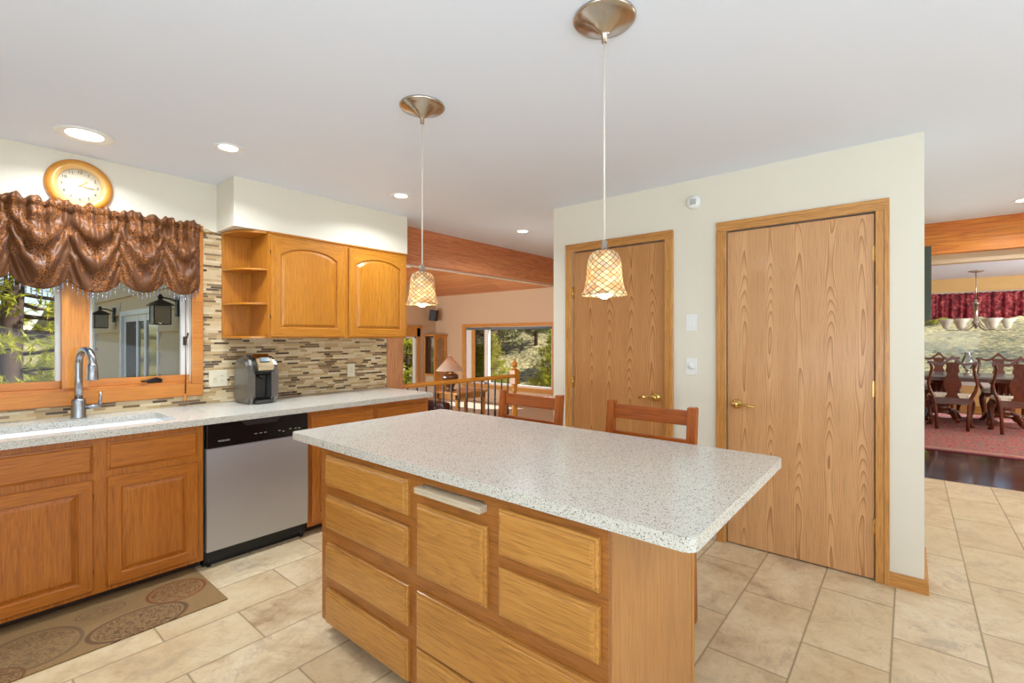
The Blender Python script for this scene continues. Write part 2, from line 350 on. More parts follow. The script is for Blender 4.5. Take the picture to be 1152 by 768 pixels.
def mat_runner():
    m = M('kitchen_rug', .95); v = m.coord(); x, y, z = m.sep(v)
    c = m.mix(m.noise(v, 200, 3), srgb(158, 126, 80), srgb(122, 92, 56))
    for (cx, cy, rx, ry, inkc) in ((.80, 2.99, .135, .125, (124, 62, 24)), (.60, 2.80, .20, .13, (96, 66, 42)), (.25, 2.90, .17, .17, (110, 84, 54)), (-.05, 2.95, .2, .12, (120, 70, 36)), (.5, 3.05, .10, .06, (120, 92, 62)), (.1, 2.74, .12, .10, (110, 70, 40)), (-.5, 3.0, .2, .14, (100, 66, 40))):
        dx = m.ma('DIVIDE', m.ma('SUBTRACT', x, cx), rx); dy = m.ma('DIVIDE', m.ma('SUBTRACT', y, cy), ry)
        d = m.ma('SQRT', m.ma('ADD', m.ma('MULTIPLY', dx, dx), m.ma('MULTIPLY', dy, dy)))
        ring = m.ramp(d, [(.86, g1(0)), (.9, g1(1)), (.96, g1(1)), (1.0, g1(0))])
        vo = m.noise(m.scale(v, (1, 1, 1)), 19, 2, .5, 3.0)
        scroll = m.ma('MULTIPLY', m.ramp(vo, [(.45, g1(0)), (.47, g1(1)), (.55, g1(1)), (.57, g1(0))]), m.ma('LESS_THAN', d, .84))
        k = m.ma('MULTIPLY', m.ma('MAXIMUM', ring, scroll), .9)
        c = m.mix(k, c, srgb(*inkc))
    m.col(c); m.bump(m.noise(v, 300, 2), .5, .003); return m.m
RUNNER = mat_runner()
def mat_persian():
    m = M('persian_rug', .95); v = m.coord(); x, y, z = m.sep(v)
    a = m.noise(v, 12, 4, .7, 1.2); b = m.vor(v, 18)
    c = m.ramp(m.ma('ADD', m.ma('MULTIPLY', a, .7), m.ma('MULTIPLY', b, .5)), [(.36, srgb(96, 28, 36)), (.48, srgb(146, 60, 58)), (.58, srgb(178, 100, 84)), (.70, srgb(122, 92, 84))])
    e = m.ma('SUBTRACT', x, 7.65)
    bord = m.ramp(e, [(0, g1(1)), (.06, g1(1)), (.07, g1(0))]); c = m.mix(bord, c, srgb(104, 22, 36))
    b2 = m.ma('MULTIPLY', m.ma('GREATER_THAN', e, .14), m.ma('LESS_THAN', e, .2)); c = m.mix(m.ma('MULTIPLY', b2, .6), c, srgb(180, 150, 120))
    m.col(c); return m.m
PERSIAN = mat_persian()

# ------------------------------------------------------------------ mesh helpers
class MB:
    def __init__(s): s.bm = bmesh.new(); s.smooth = False; s.mi = 0
    def face(s, vs, mi=None):
        try: f = s.bm.faces.new(vs)
        except ValueError: return None
        f.material_index = s.mi if mi is None else mi; f.smooth = s.smooth; return f
    def box(s, x0, y0, z0, x1, y1, z1, bev=0, mtx=None, mi=None):
        x0, x1 = sorted((x0, x1)); y0, y1 = sorted((y0, y1)); z0, z1 = sorted((z0, z1))
        before = set(s.bm.verts)
        vs = [s.bm.verts.new((x, y, z)) for z in (z0, z1) for y in (y0, y1) for x in (x0, x1)]
        fs = [s.face([vs[i] for i in q], mi) for q in ((0, 2, 3, 1), (4, 5, 7, 6), (0, 1, 5, 4), (2, 6, 7, 3), (0, 4, 6, 2), (1, 3, 7, 5))]
        if bev:
            ed = {e for f in fs for e in f.edges}
            bmesh.ops.bevel(s.bm, geom=list(ed), offset=bev, segments=2, affect='EDGES', profile=.6)
        if mtx is not None:
            for v in set(s.bm.verts)-before: v.co = mtx @ v.co
        return s
    def tube(s, pts, r, seg=10, cap=True):
        pts = [Vector(p) for p in pts]; n = len(pts); rs = r if isinstance(r, (list, tuple)) else [r]*n
        up = None; rings = []
        for i, p in enumerate(pts):
            t = (pts[min(i+1, n-1)]-pts[max(i-1, 0)]).normalized()
            if up is None: up = Vector((0, 0, 1)) if abs(t.z) < .9 else Vector((1, 0, 0))
            a = t.cross(up); 
            if a.length < 1e-4: a = t.cross(Vector((0, 1, 0)))
            a.normalize(); b = a.cross(t).normalized(); up = b
            rings.append([s.bm.verts.new(p+(a*math.cos(2*PI*k/seg)+b*math.sin(2*PI*k/seg))*rs[i]) for k in range(seg)])
        sm = s.smooth; s.smooth = True
        for i in range(n-1):
            for k in range(seg): s.face([rings[i][k], rings[i][(k+1) % seg], rings[i+1][(k+1) % seg], rings[i+1][k]])
        s.smooth = sm
        if cap: s.face(rings[0][::-1]); s.face(rings[-1])
        return s
    def lathe(s, prof, seg=24, c=(0, 0, 0), axis='z', cap=True, smooth=True):
        rings = []
        for r, h in prof:
            ring = []
            for k in range(seg):
                a = 2*PI*k/seg; p = (r*math.cos(a), r*math.sin(a), h)
                if axis == 'x': p = (p[2], p[0], p[1])
                elif axis == 'y': p = (p[0], p[2], p[1])
                ring.append(s.bm.verts.new((p[0]+c[0], p[1]+c[1], p[2]+c[2])))
            rings.append(ring)
        sm = s.smooth; s.smooth = smooth
        for i in range(len(rings)-1):
            for k in range(seg): s.face([rings[i][k], rings[i][(k+1) % seg], rings[i+1][(k+1) % seg], rings[i+1][k]])
        s.smooth = sm
        if cap:
            s.face(rings[0][::-1]); s.face(rings[-1])
        return s
    def prism(s, poly, axis, a, b, bev=0):
        """poly in the two remaining axes (x,y / x,z / y,z), extruded along axis from a to b"""
        def mk(p, h): return {'x': (h, p[0], p[1]), 'y': (p[0], h, p[1]), 'z': (p[0], p[1], h)}[axis]
        v0 = [s.bm.verts.new(mk(p, a)) for p in poly]; v1 = [s.bm.verts.new(mk(p, b)) for p in poly]
        fs = [s.face(v0[::-1]), s.face(v1)]; n = len(poly)
        for i in range(n): fs.append(s.face([v0[i], v0[(i+1) % n], v1[(i+1) % n], v1[i]]))
        if bev: bmesh.ops.bevel(s.bm, geom=list({e for f in (fs[0], fs[1]) for e in f.edges}), offset=bev, segments=2, affect='EDGES')
        return s
    def grid(s, fn, nu, nv, smooth=True):
        vs = [[s.bm.verts.new(fn(i/nu, j/nv)) for j in range(nv+1)] for i in range(nu+1)]
        sm = s.smooth; s.smooth = smooth
        for i in range(nu):
            for j in range(nv): s.face([vs[i][j], vs[i+1][j], vs[i+1][j+1], vs[i][j+1]])
        s.smooth = sm; return s
    def rings(s, rl, mis=None, mtx=None, cap=True, back=True):
        """rl: list of rings (same point count); mis: material index per segment group function(ringindex, k)"""
        R = [[s.bm.verts.new(mtx @ Vector(p) if mtx is not None else p) for p in r] for r in rl]
        n = len(rl[0])
        for i in range(len(R)-1):
            for k in range(n): s.face([R[i][k], R[i][(k+1) % n], R[i+1][(k+1) % n], R[i+1][k]], mis(i, k) if mis else None)
        if cap: s.face(R[-1])
        if back: s.face(R[0][::-1])
        return s
    def build(s, name, mat, parent=None, origin=None, **props):
        bmesh.ops.recalc_face_normals(s.bm, faces=s.bm.faces)
        me = bpy.data.meshes.new(name)
        off = Vector(origin) if origin is not None else (parent.get('_o') and Vector(parent['_o'])) if parent is not None else None
        if off: bmesh.ops.translate(s.bm, verts=s.bm.verts, vec=-off)
        s.bm.to_mesh(me); s.bm.free()
        for m in (mat if isinstance(mat, (list, tuple)) else [mat]): me.materials.append(m)
        o = bpy.data.objects.new(name, me); C.objects.link(o)
        if parent is not None: o.parent = parent
        elif origin is not None: o.location = origin
        if parent is not None and parent.get('_o') is not None: o['_o'] = parent['_o']
        if parent is not None and parent.type == 'MESH' and parent.get('_o') is None and parent.parent is None and origin is None: pass
        for k, v in props.items(): o[k] = v
        return o
def tag(o, label, cat, group=None, kind=None):
    o['label'] = label; o['category'] = cat
    if group: o['group'] = group
    if kind: o['kind'] = kind
    return o
def thing(name, label, cat, loc=(0, 0, 0), rotz=0, group=None, local=False):
    """Empty at the base; parts are modelled in world coordinates unless local=True"""
    o = bpy.data.objects.new(name, None); C.objects.link(o); o.empty_display_size = .1
    o.location = loc; o.rotation_euler = (0, 0, rotz); tag(o, label, cat, group)
    if not local: o['_o'] = list(loc)
    return o
def struct(o): o['kind'] = 'structure'; return o
def sbox(name, mat, *boxes, bev=0, parent=None):
    m = MB()
    for b in boxes: m.box(*b, bev=bev)
    o = m.build(name, mat, parent)
    return struct(o) if parent is None else o
def copy_tree(o, parent=None):
    c = o.copy(); C.objects.link(c)
    if parent is not None: c.parent = parent
    for ch in [q for q in bpy.data.objects if q.parent == o]: copy_tree(ch, c)
    return c
def text_mesh(name, body, size, mat, parent, mtx, depth=.0006, align='CENTER'):
    cu = bpy.data.curves.new(name, 'FONT'); cu.body = body; cu.size = size; cu.extrude = depth; cu.align_x = align; cu.align_y = 'CENTER'; cu.resolution_u = 2
    t = bpy.data.objects.new(name, cu); C.objects.link(t); bpy.context.view_layer.update()
    me = bpy.data.meshes.new_from_object(t); bpy.data.objects.remove(t); 
    me.transform(mtx); me.materials.clear(); me.materials.append(mat)
    if parent is not None and parent.get('_o') is not None: me.transform(Matrix.Translation(-Vector(parent['_o'])))
    o = bpy.data.objects.new(name, me); C.objects.link(o); o.parent = parent; return o

def frame_mtx(o, u, n):
    """local (u, v=up, n=outward) to world"""
    u = Vector(u); n = Vector(n); v = Vector((0, 0, 1))
    return Matrix(((u.x, v.x, n.x, o[0]), (u.y, v.y, n.y, o[1]), (u.z, v.z, n.z, o[2]), (0, 0, 0, 1)))
def rect_ring(w, h, i, d, arch=0, M_=1, it=None):
    it = i if it is None else it
    pts = [(i, i, d), (w-i, i, d)]
    for k in range(M_+1):
        x = (w-i)-(w-2*i)*k/M_; s = abs(2*k/M_-1)
        a = -arch*(1-math.sqrt(max(0, 1-min(1, s/.94)**2*.92)))/(1-math.sqrt(.08)) if arch else 0
        pts.append((x, h-it+a, d))
    return pts
def panel_door(mb, w, h, mtx, t=.02, fw=.055, arch=0, M_=None):
    """raised-panel door: frame, groove, raised field; material 0 vertical grain, 1 horizontal grain"""
    M_ = M_ or (16 if arch else 1)
    ft = fw+ (0.0)
    rl = [rect_ring(w, h, 0, 0, 0, M_), rect_ring(w, h, 0, t-.004, 0, M_), rect_ring(w, h, .004, t, 0, M_),
          rect_ring(w, h, fw-.004, t, arch, M_, ft), rect_ring(w, h, fw, t-.004, arch, M_, ft), rect_ring(w, h, fw+.001, t-.011, arch, M_, ft+.001),
          rect_ring(w, h, fw+.006, t-.011, arch, M_, ft+.006), rect_ring(w, h, fw+.024, t-.002, arch, M_, ft+.024), rect_ring(w, h, fw+.026, t-.001, arch, M_, ft+.026)]
    n = len(rl[0])
    def mi(i, k): return 1 if (i < 4 and (k == 0 or 2 <= k < n-1)) else 0
    mb.rings(rl, mi, mtx)
def drawer_front(mb, w, h, mtx, t=.022, e=.016):
    rl = [rect_ring(w, h, 0, 0), rect_ring(w, h, 0, t-.014), rect_ring(w, h, .002, t-.011), rect_ring(w, h, .008, t-.0095), rect_ring(w, h, .009, t-.005), rect_ring(w, h, .012, t-.002), rect_ring(w, h, e, t)]
    mb.rings(rl, None, mtx)

# ================================================================== SETTING: structure
H = 2.44
# kitchen shell
sbox('floor', FLOOR, (-2.2, -3.4, -.12, 6.09, 3.83, 0))
sbox('floor', HARDWOOD, (6.09, -3.4, -.12, 12.0, 3.2, 0))
sbox('floor', CARPET, (1.67, 3.83, -.32, 8.4, 9.65, -.18))
sbox('ceiling', CEIL, (-2.2, -3.4, H, 12.0, 3.764, H+.1), (-2.2, 3.764, H, 2.69, 3.95, H+.1))
sbox('wall_back', WALL, (-2.32, -3.4, 0, -2.2, 3.95, H))
sbox('wall_right', WALL, (-2.2, -3.52, 0, 12.0, -3.4, H))
# sink wall with its window opening X -.70..1.098, Z 1.04..2.05
WX0, WX1, WZ0, WZ1 = -.62, 1.098, 1.035, 2.06
sbox('wall_left', WALL, (-2.2, 3.80, 0, WX0, 3.95, H), (WX1, 3.80, 0, 2.69, 3.95, H), (WX0, 3.80, 0, WX1, 3.95, WZ0), (WX0, 3.80, WZ1, WX1, 3.95, H))
sbox('wall_soffit', WALL, (1.258, 3.49, 2.107, 2.70, 3.799, H))
m = MB(); zl = WZ0-.085
m.prism([(-2.0, .887), (2.69, .887), (2.69, 1.345), (1.30, 1.345), (1.30, 2.10), (1.1665, 2.10), (1.1665, zl), (-2.0, zl)], 'y', 3.789, 3.7995); struct(m.build('trim_1', MOSAIC))
# pantry block
sbox('wall_pantry', WALL, (3.325, -.06, 0, 3.445, .145, H), (3.325, .93, 0, 3.445, 1.344, H), (3.325, 2.125, 0, 3.445, 2.318, H), (3.325, .145, 2.055, 3.445, .93, H), (3.325, 1.344, 2.055, 3.445, 2.125, H),
     (3.445, -.06, 0, 6.0, .04, H), (3.445, 2.218, 0, 8.4, 2.318, H), (3.445, .04, 0, 3.60, .06, H))
sbox('baseboard_pantry', TRIM['y'], (3.306, -.078, 0, 3.324, .088, .055), (3.311, -.073, .055, 3.324, .088, .075), (3.324, -.078, 0, 3.9, -.061, .055))
# beams, corner post
sbox('trim_2', BEAM['x'], (2.70, 3.765, 2.095, 8.40, 3.90, H+.1))
sbox('trim_3', WALL, (2.70, 3.90, 2.085, 8.40, 3.95, 2.125))
sbox('trim_4', CEDAR, (2.692, 3.785, .0, 2.88, 3.95, 2.095), bev=.004)
sbox('trim_5', BEAM2['y'], (6.04, -3.4, 2.146, 6.14, -.07, H), (6.04, 0, 2.146, 6.14, 2.2, H))
sbox('trim_6', TAN, (6.14, -3.4, 2.060, 6.26, 2.2, H))
# living room shell
zr = lambda x: 2.44+.29*(8.4-x) if x > 4.2 else 2.44+.29*4.2-.29*(4.2-x)
def slab(name, mat, pts, th=.1):
    m = MB(); lo = [m.bm.verts.new(p) for p in pts]; up = [m.bm.verts.new((p[0], p[1], p[2]+th)) for p in pts]; n = len(pts)
    m.face(lo[::-1]); m.face(up)
    for i in range(n): m.face([lo[i], lo[(i+1) % n], up[(i+1) % n], up[i]])
    return struct(m.build(name, mat))
slab('ceiling', PLANKS, [(8.6, 3.78, zr(8.6)), (8.6, 9.9, zr(8.6)), (4.2, 9.9, zr(4.2)), (4.2, 3.78, zr(4.2))])
slab('ceiling', PLANKS, [(4.2, 3.78, zr(4.2)), (4.2, 9.9, zr(4.2)), (1.3, 9.9, zr(1.3)), (1.3, 3.78, zr(1.3))])
m = MB(); m.prism([(1.55, H+.1), (8.4, H+.1), (4.2, 3.66)], 'y', 3.80, 3.90); struct(m.build('wall_gable', TAN))
# far wall with big window Y 5.9..8.5, Z .24..1.6
sbox('wall_far', TAN, (8.4, 2.2, -.32, 8.52, 5.88, H), (8.4, 8.52, -.32, 8.52, 9.77, H), (8.4, 5.88, -.32, 8.52, 8.52, .24), (8.4, 5.88, 1.61, 8.52, 8.52, H))
def wallprism(name, mat, boxes_x, y0, y1):
    m = MB()
    for (xa, xb, za, zb) in boxes_x:
        if zb == 'roof':
            pts = [(xa, za), (xb, za), (xb, zr(xb)+.02)] + ([(4.2, zr(4.2)+.02)] if xa < 4.2 < xb else []) + [(xa, zr(xa)+.02)]
        else: pts = [(xa, za), (xb, za), (xb, zb), (xa, zb)]
        m.prism(pts, 'y', y0, y1)
    return struct(m.build(name, mat))
wallprism('wall_living_left', TAN, [(1.67, 6.3, -.32, 'roof'), (7.83, 8.52, -.32, 'roof'), (6.3, 7.83, -.32, .05), (6.3, 7.83, 1.38, 'roof')], 9.65, 9.77)
# wing wall X = 1.55..1.67 : siding outside, tan inside, opening for the glazed door Y 6.43..8.08
sbox('wall_wing', TAN, (1.60, 3.95, -.32, 1.67, 6.43, 3.0), (1.60, 8.10, -.32, 1.67, 9.65, 3.0), (1.60, 6.43, 1.66, 1.67, 8.10, 3.0), (1.60, 6.43, -.32, 1.67, 8.10, -.16))
def siding():
    m = MB(); z = -.9; hgt = .232
    while z < 2.8:
        z1 = z+hgt
        segs = [(3.951, 9.80)]
        if z1 > -.3 and z < 1.70:
            segs = [(3.951, 6.37), (8.16, 9.80)]
        for a, b in segs:
            m.prism([(1.555, z1+.012), (1.535, z), (1.548, z), (1.598, z), (1.598, z1)][0:0] or [(1.600, z), (1.522, z), (1.556, z1+.006), (1.600, z1+.006)], 'y', a, b)
        if z < 1.70 < z1 or (z < 1.72 and z1 > 1.72): m.prism([(1.600, 1.70), (1.54, 1.70), (1.556, z1+.010), (1.600, z1+.010)], 'y', 6.37, 8.16)
        z = z1
    o = m.build('wall_siding', SIDING); struct(o)
    sbox('trim_7', VINYL, (1.515, 9.72, -.9, 1.67, 9.83, 2.8))
siding()
# roof over the wing (keeps sun off the ceiling) and main roof
slab('roof', plain('roof_shingle', (90, 84, 78), .9), [(-2.6, -3.8, H+.14), (12.4, -3.8, H+.14), (12.4, 3.76, H+.14), (-2.6, 3.76, H+.14)], .08)
bpy.data.objects['roof'].name = 'ceiling_roof'
# dining far wall X=12, window Y -3.2..1.2, Z .60..2.12
sbox('wall_dining_far', OCHRE, (12.0, -3.52, -.1, 12.14, -3.2, H), (12.0, 1.2, -.1, 12.14, 3.2, H), (12.0, -3.2, -.1, 12.14, 1.2, .60), (12.0, -3.2, 2.12, 12.14, 1.2, H))
sbox('wall_dining_left', OCHRE, (6.3, 2.32, -.1, 8.4, 2.40, H), (8.52, 3.1, -.1, 12, 3.2, H))
sbox('baseboard_dining', TRIM['y'], (11.975, -3.4, 0, 11.999, 3.1, .12))

# ------------------------------------------------------------------ windows
def window_frame(name, rects_frame, mat, panes, label=None):
    m = MB()
    for b in rects_frame: m.box(*b, bev=.003)
    o = struct(m.build(name, mat))
    for p in panes:
        g = MB(); g.box(*p); g.build('glass', GLASS, o)
    return o
# kitchen window: casing on the wall face + sash frames inside the opening
k = MB()
y0, y1 = 3.772, 3.80
k.box(WX0-.065, y0, WZ0-.082, WX1+.068, 3.7998, WZ0+.0, .004)
k.box(WX1+.0, y0, WZ0, WX1+.068, 3.7998, WZ1+.07, .004); k.box(WX0-.065, y0, WZ0, WX0, 3.7998, WZ1+.07, .004)
k.box(WX0, y0, WZ1, WX1, 3.7998, WZ1+.07, .004)
win1 = struct(k.build('window_1', [FRAMEW['x']]))
k = MB(); k.box(WX0, 3.80, WZ0, WX1, 3.93, WZ0+.018); k.box(WX0, 3.80, WZ1-.018, WX1, 3.93, WZ1); k.build('jamb', FRAMEW['x'], win1)
k = MB(); k.box(.447, 3.785, WZ0+.018, .568, 3.93, WZ1-.018, .003); k.build('mullion', FRAMEW['z'], win1)
for xa, xb in ((WX0, .447), (.568, WX1)):
    s = MB(); s.box(xa, 3.83, WZ0+.018, xb, 3.87, WZ0+.062, .003); s.box(xa, 3.83, WZ1-.06, xb, 3.87, WZ1-.018, .003); s.build('sash_rail', FRAMEW['x'], win1)
    s = MB(); s.box(xa, 3.84, WZ0+.05, xa+.022, 3.875, WZ1-.05, .002); s.box(xb-.022, 3.84, WZ0+.05, xb, 3.875, WZ1-.05, .002)
    if xb > 1: s.box(xb-.045, 3.842, WZ0+.05, xb-.022, 3.873, WZ1-.05, .002)
    s.build('sash_stile', VINYL if 1 else FRAMEW['z'], win1)
    g = MB(); g.box(xa+.022, 3.852, WZ0+.06, xb-.022, 3.858, WZ1-.055); g.build('glass', GLASS, win1)
c_ = MB(); c_.box(.86, 3.815, WZ0+.02, .94, 3.83, WZ0+.045, .004); c_.tube([(.93, 3.81, WZ0+.04), (.90, 3.795, WZ0+.05), (.845, 3.79, WZ0+.035), (.82, 3.79, WZ0+.035)], [.007, .008, .007, .006], 8); c_.build('crank_handle', IRON, win1)
c_ = MB(); c_.box(1.062, 3.815, 1.30, 1.078, 3.84, 1.36, .004); c_.tube([(1.07, 3.82, 1.33), (1.075, 3.80, 1.35), (1.08, 3.795, 1.385)], .006, 8); c_.build('sash_lock', IRON, win1)
# living room big window
k = MB()
k.box(8.375, 8.52, .17, 8.40, 8.63, 1.69, .003); k.box(8.375, 5.80, .17, 8.40, 5.88, 1.69, .003); k.box(8.375, 5.88, 1.61, 8.40, 8.52, 1.69, .003)
k.box(8.33, 5.80, .20, 8.40, 8.63, .24, .003); k.box(8.38, 5.80, .13, 8.40, 8.63, .20, .003)
win2 = struct(k.build('window_2', TRIM['y']))
k = MB()
for a, b in ((8.52, 8.34), (7.90, 7.78)): k.box(8.42, b, .24, 8.50, a, 1.61, .003)
k.box(8.42, 5.88, .24, 8.50, 5.92, 1.61); k.box(8.42, 5.88, 1.57, 8.50, 8.52, 1.61); k.box(8.42, 5.88, .24, 8.50, 8.52, .275); k.build('frame', VINYL, win2)
k = MB(); k.box(8.415, 8.22, .26, 8.44, 8.34, 1.58, .003); k.box(8.43, 7.88, .26, 8.45, 7.92, 1.58); k.build('sash', TRIM['z'], win2)
g = MB(); g.box(8.455, 5.92, .275, 8.461, 7.78, 1.57); g.build('glass', GLASS, win2)
g = MB(); g.box(8.455, 7.90, .275, 8.461, 8.34, 1.57); g.build('glass', SCREENGLASS, win2)
k = MB(); k.tube([(8.43, 5.9, 1.575), (8.43, 8.5, 1.575)], .03, 12); k.build('roller_blind', plain('grey_blind', (110, 122, 126), .6), win2)
# narrow window in the living room's left wall
k = MB(); k.box(7.755, 9.625, .0, 7.86, 9.65, 1.66, .003); k.box(6.2, 9.625, 1.38, 7.86, 9.65, 1.66, .003); k.box(6.2, 9.60, 1.60, 7.90, 9.65, 1.66, .003); k.box(6.2, 9.625, -.02, 7.86, 9.65, .05, .003)
win3 = struct(k.build('window_3', TRIM['z']))
k = MB(); k.box(7.70, 9.66, .05, 7.755, 9.74, 1.38, .003); k.box(6.3, 9.66, 1.34, 7.755, 9.74, 1.38); k.box(6.3, 9.66, .05, 7.755, 9.74, .09); k.build('frame', VINYL, win3)
g = MB(); g.box(6.3, 9.70, .09, 7.70, 9.706, 1.34); g.build('glass', GLASS, win3)
# dining window
k = MB(); k.box(11.955, -3.25, .56, 12.0, 1.25, .60, .003); k.box(11.975, 1.2, .60, 12.0, 1.27, 2.19, .003); k.box(11.975, -3.2, 2.12, 12.0, 1.2, 2.19, .003); k.box(11.98, -3.2, .48, 12.0, 1.25, .56)
win4 = struct(k.build('window_4', VINYL))
k = MB(); 
for yy in (-3.2, 1.16): k.box(12.03, yy, .60, 12.10, yy+.04, 2.12)
k.box(12.03, -3.2, .60, 12.10, 1.2, .64); k.box(12.03, -1.95, .60, 12.10, -1.87, 2.12); k.build('frame', VINYL, win4)
g = MB(); g.box(12.06, -3.16, .64, 12.066, 1.16, 2.12); g.build('glass', GLASS, win4)
# glazed sliding door in the wing wall
k = MB(); k.box(1.53, 8.08, -.25, 1.63, 8.16, 1.70, .003); k.box(1.53, 6.37, -.25, 1.63, 6.43, 1.70, .003); k.box(1.53, 6.43, 1.64, 1.63, 8.08, 1.70, .003); k.box(1.53, 6.43, -.25, 1.63, 8.08, -.18)
dr3 = struct(k.build('door_3', VINYL))
k = MB()
for yy in (6.43, 7.00, 7.36, 7.98): k.box(1.56, yy, -.18, 1.60, yy+.085, 1.64, .003)
k.box(1.565, 6.43, 1.56, 1.595, 8.06, 1.64); k.box(1.565, 6.43, -.18, 1.595, 8.06, -.08); k.build('door_stile', VINYL, dr3)
g = MB(); g.box(1.575, 6.50, -.09, 1.581, 7.36, 1.57); g.build('glass', DARKGLASS, dr3)
g = MB(); g.box(1.566, 7.42, -.09, 1.570, 8.0, 1.57); g.build('screen', plain('screen_mesh', (70, 62, 54), .8, 0, .4, 120), dr3)

# ------------------------------------------------------------------ pantry doors
def pantry_door(name, ya, yb, ven, handle_y, hinge_y, lever_dir, hinges):
    """slab Y ya..yb in wall face X=3.325"""
    cw = .062
    k = MB()
    def cas(m_, *b): m_.box(*b, bev=.004)
    a = MB(); cas(a, 3.308, yb+.003, 0, 3.3245, yb+.003+cw, 2.053); cas(a, 3.303, yb+.003+cw*.62, 0, 3.31, yb+.003+cw, 2.053); cas(a, 3.308, ya-.003-cw, 0, 3.3245, ya-.003, 2.053); cas(a, 3.303, ya-.003-cw, 0, 3.31, ya-.003-cw*.62, 2.053)
    root = struct(a.build(name, TRIM['z']))
    b = MB(); cas(b, 3.308, ya-.003-cw, 2.053, 3.3245, yb+.003+cw, 2.053+cw); cas(b, 3.303, ya-.003-cw, 2.053+cw*.62, 3.31, yb+.003+cw, 2.053+cw); b.build('head_casing', TRIM['y'], root)
    s = MB(); s.box(3.326, ya+.002, .008, 3.366, yb-.002, 2.044, bev=.002); slab_ = s.build('door_leaf', ven, root)
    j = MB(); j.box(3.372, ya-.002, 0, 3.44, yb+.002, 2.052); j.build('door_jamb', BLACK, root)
    h_ = MB(); h_.lathe([(.031, 0), (.031, -.006), (.024, -.012), (.012, -.016), (.011, -.042), (.020, -.046), (.024, -.056), (.018, -.064), (.004, -.066)], 20, (3.326, handle_y, .921), 'x')
    h_.tube([(3.272, handle_y, .921), (3.268, handle_y+lever_dir*.03, .926), (3.268, handle_y+lever_dir*.07, .921), (3.270, handle_y+lever_dir*.115, .914)], [.010, .009, .0075, .006], 8)
    h_.build('door_handle', BRASS, root)
    for z in hinges:
        q = MB(); q.tube([(3.318, hinge_y, z-.045), (3.318, hinge_y, z+.045)], .006, 8); q.box(3.319, hinge_y-.012, z-.044, 3.3265, hinge_y+.012, z+.044); q.build('hinge', BRASS, root)
    return root
pantry_door('door_2', .149, .925, VEN2, .862, .146, -1, (1.82, 1.065, .30))
pantry_door('door_1', 1.348, 2.121, VEN1, 1.41, 2.122, 1, (1.72, .99, .25))

# ================================================================== fixtures on walls and ceiling
def can_light(x, y, r, label):
    t = thing('recessed_light', label, 'ceiling light', (x, y, H), group='recessed ceiling lights')
    a = MB(); a.lathe([(r, H-.0005), (r, H-.005), (r*.9, H-.009), (r*.66, H-.004), (r*.6, H-.0005)], 32, (x, y, 0), cap=False); a.build('trim_ring', WHITEP, t)
    b = MB(); b.lathe([(.002, H-.003), (r*.5, H-.003), (r*.63, H-.002)], 28, (x, y, 0)); b.build('lens', CANLENS, t)
    d = bpy.data.lights.new('down_lamp', 'AREA'); d.shape = 'DISK'; d.size = r*1.4; d.energy = 7.5 if r > .1 else (9.5 if x < 3 else 8); d.color = (.84, .92, 1); d.spread = math.radians(150)
    l = bpy.data.objects.new('down_lamp', d); C.objects.link(l); l.location = (x, y, H-.012)
can_light(.491, 3.40, .125, 'large recessed ceiling light above the sink window, nearest the clock')
can_light(1.052, 2.996, .075, 'recessed ceiling light left of the boxed soffit, over the floor by the dishwasher')
can_light(2.254, 2.992, .075, 'recessed ceiling light just right of the soffit, near the farther pendant cord')
can_light(3.803, 3.034, .078, 'recessed ceiling light in front of the reddish wooden beam, beside the pantry wall')
can_light(5.478, -.70, .078, 'recessed ceiling light before the orange beam to the dining room')
for x, y in ((-.9, 1.6), (.4, -1.2), (2.6, -1.6), (-1.0, -1.4), (4.0, -1.8)):  # extra lamps without fixtures, added out of view to brighten the room
    d = bpy.data.lights.new('down_lamp', 'AREA'); d.shape = 'DISK'; d.size = .14; d.energy = 8; d.color = (.84, .92, 1)
    l = bpy.data.objects.new('down_lamp', d); C.objects.link(l); l.location = (x, y, H-.012)

def pendant(x, y, ztop, label):
    t = thing('pendant_light', label, 'pendant light', (x, y, 0), group='mosaic pendant lights over the island')
    a = MB(); a.lathe([(.104, H-.0005), (.106, H-.006), (.100, H-.012), (.084, H-.016), (.070, H-.022), (.044, H-.034), (.024, H-.050), (.010, H-.060), (.009, H-.085), (.003, H-.087)], 40, (x, y, 0)); a.build('canopy', NICKEL, t)
    a = MB(); a.tube([(x, y, H-.085), (x, y, ztop+.03)], .0032, 8); a.build('cord', plain('clear_cord', (216, 208, 192), .3), t)
    a = MB(); a.lathe([(.007, ztop+.034), (.011, ztop+.03), (.013, ztop), (.02, ztop-.002)], 16, (x, y, 0)); a.build('socket_cap', NICKEL, t)
    hh = .158; prof = [(.012, 0), (.032, -.003), (.046, -.012), (.0545, -.03), (.058, -.05), (.0595, -.075), (.061, -.095), (.064, -.115), (.069, -.133), (.076, -.148), (.078, -.154)]
    out = [(r, ztop+h_) for r, h_ in prof]; inn = [(r-.003, ztop+h_-.0005) for r, h_ in prof[::-1]][:-1]
    a = MB(); a.lathe(out+inn, 40, (x, y, 0), cap=False); sh = a.build('shade', SHADE, t)
    a = MB(); a.lathe([(.012, ztop-.06), (.014, ztop-.085), (.026, ztop-.115), (.029, ztop-.135), (.022, ztop-.155), (.008, ztop-.164), (.001, ztop-.165)], 20, (x, y, 0)); a.build('bulb', BULB, t)
pendant(1.446, .798, 1.648, 'nearer of the two mosaic-shade pendants, hanging in front of the far pantry door')
pendant(1.446, 1.757, 1.660, 'farther of the two mosaic-shade pendants, hanging beside the wall cabinets')

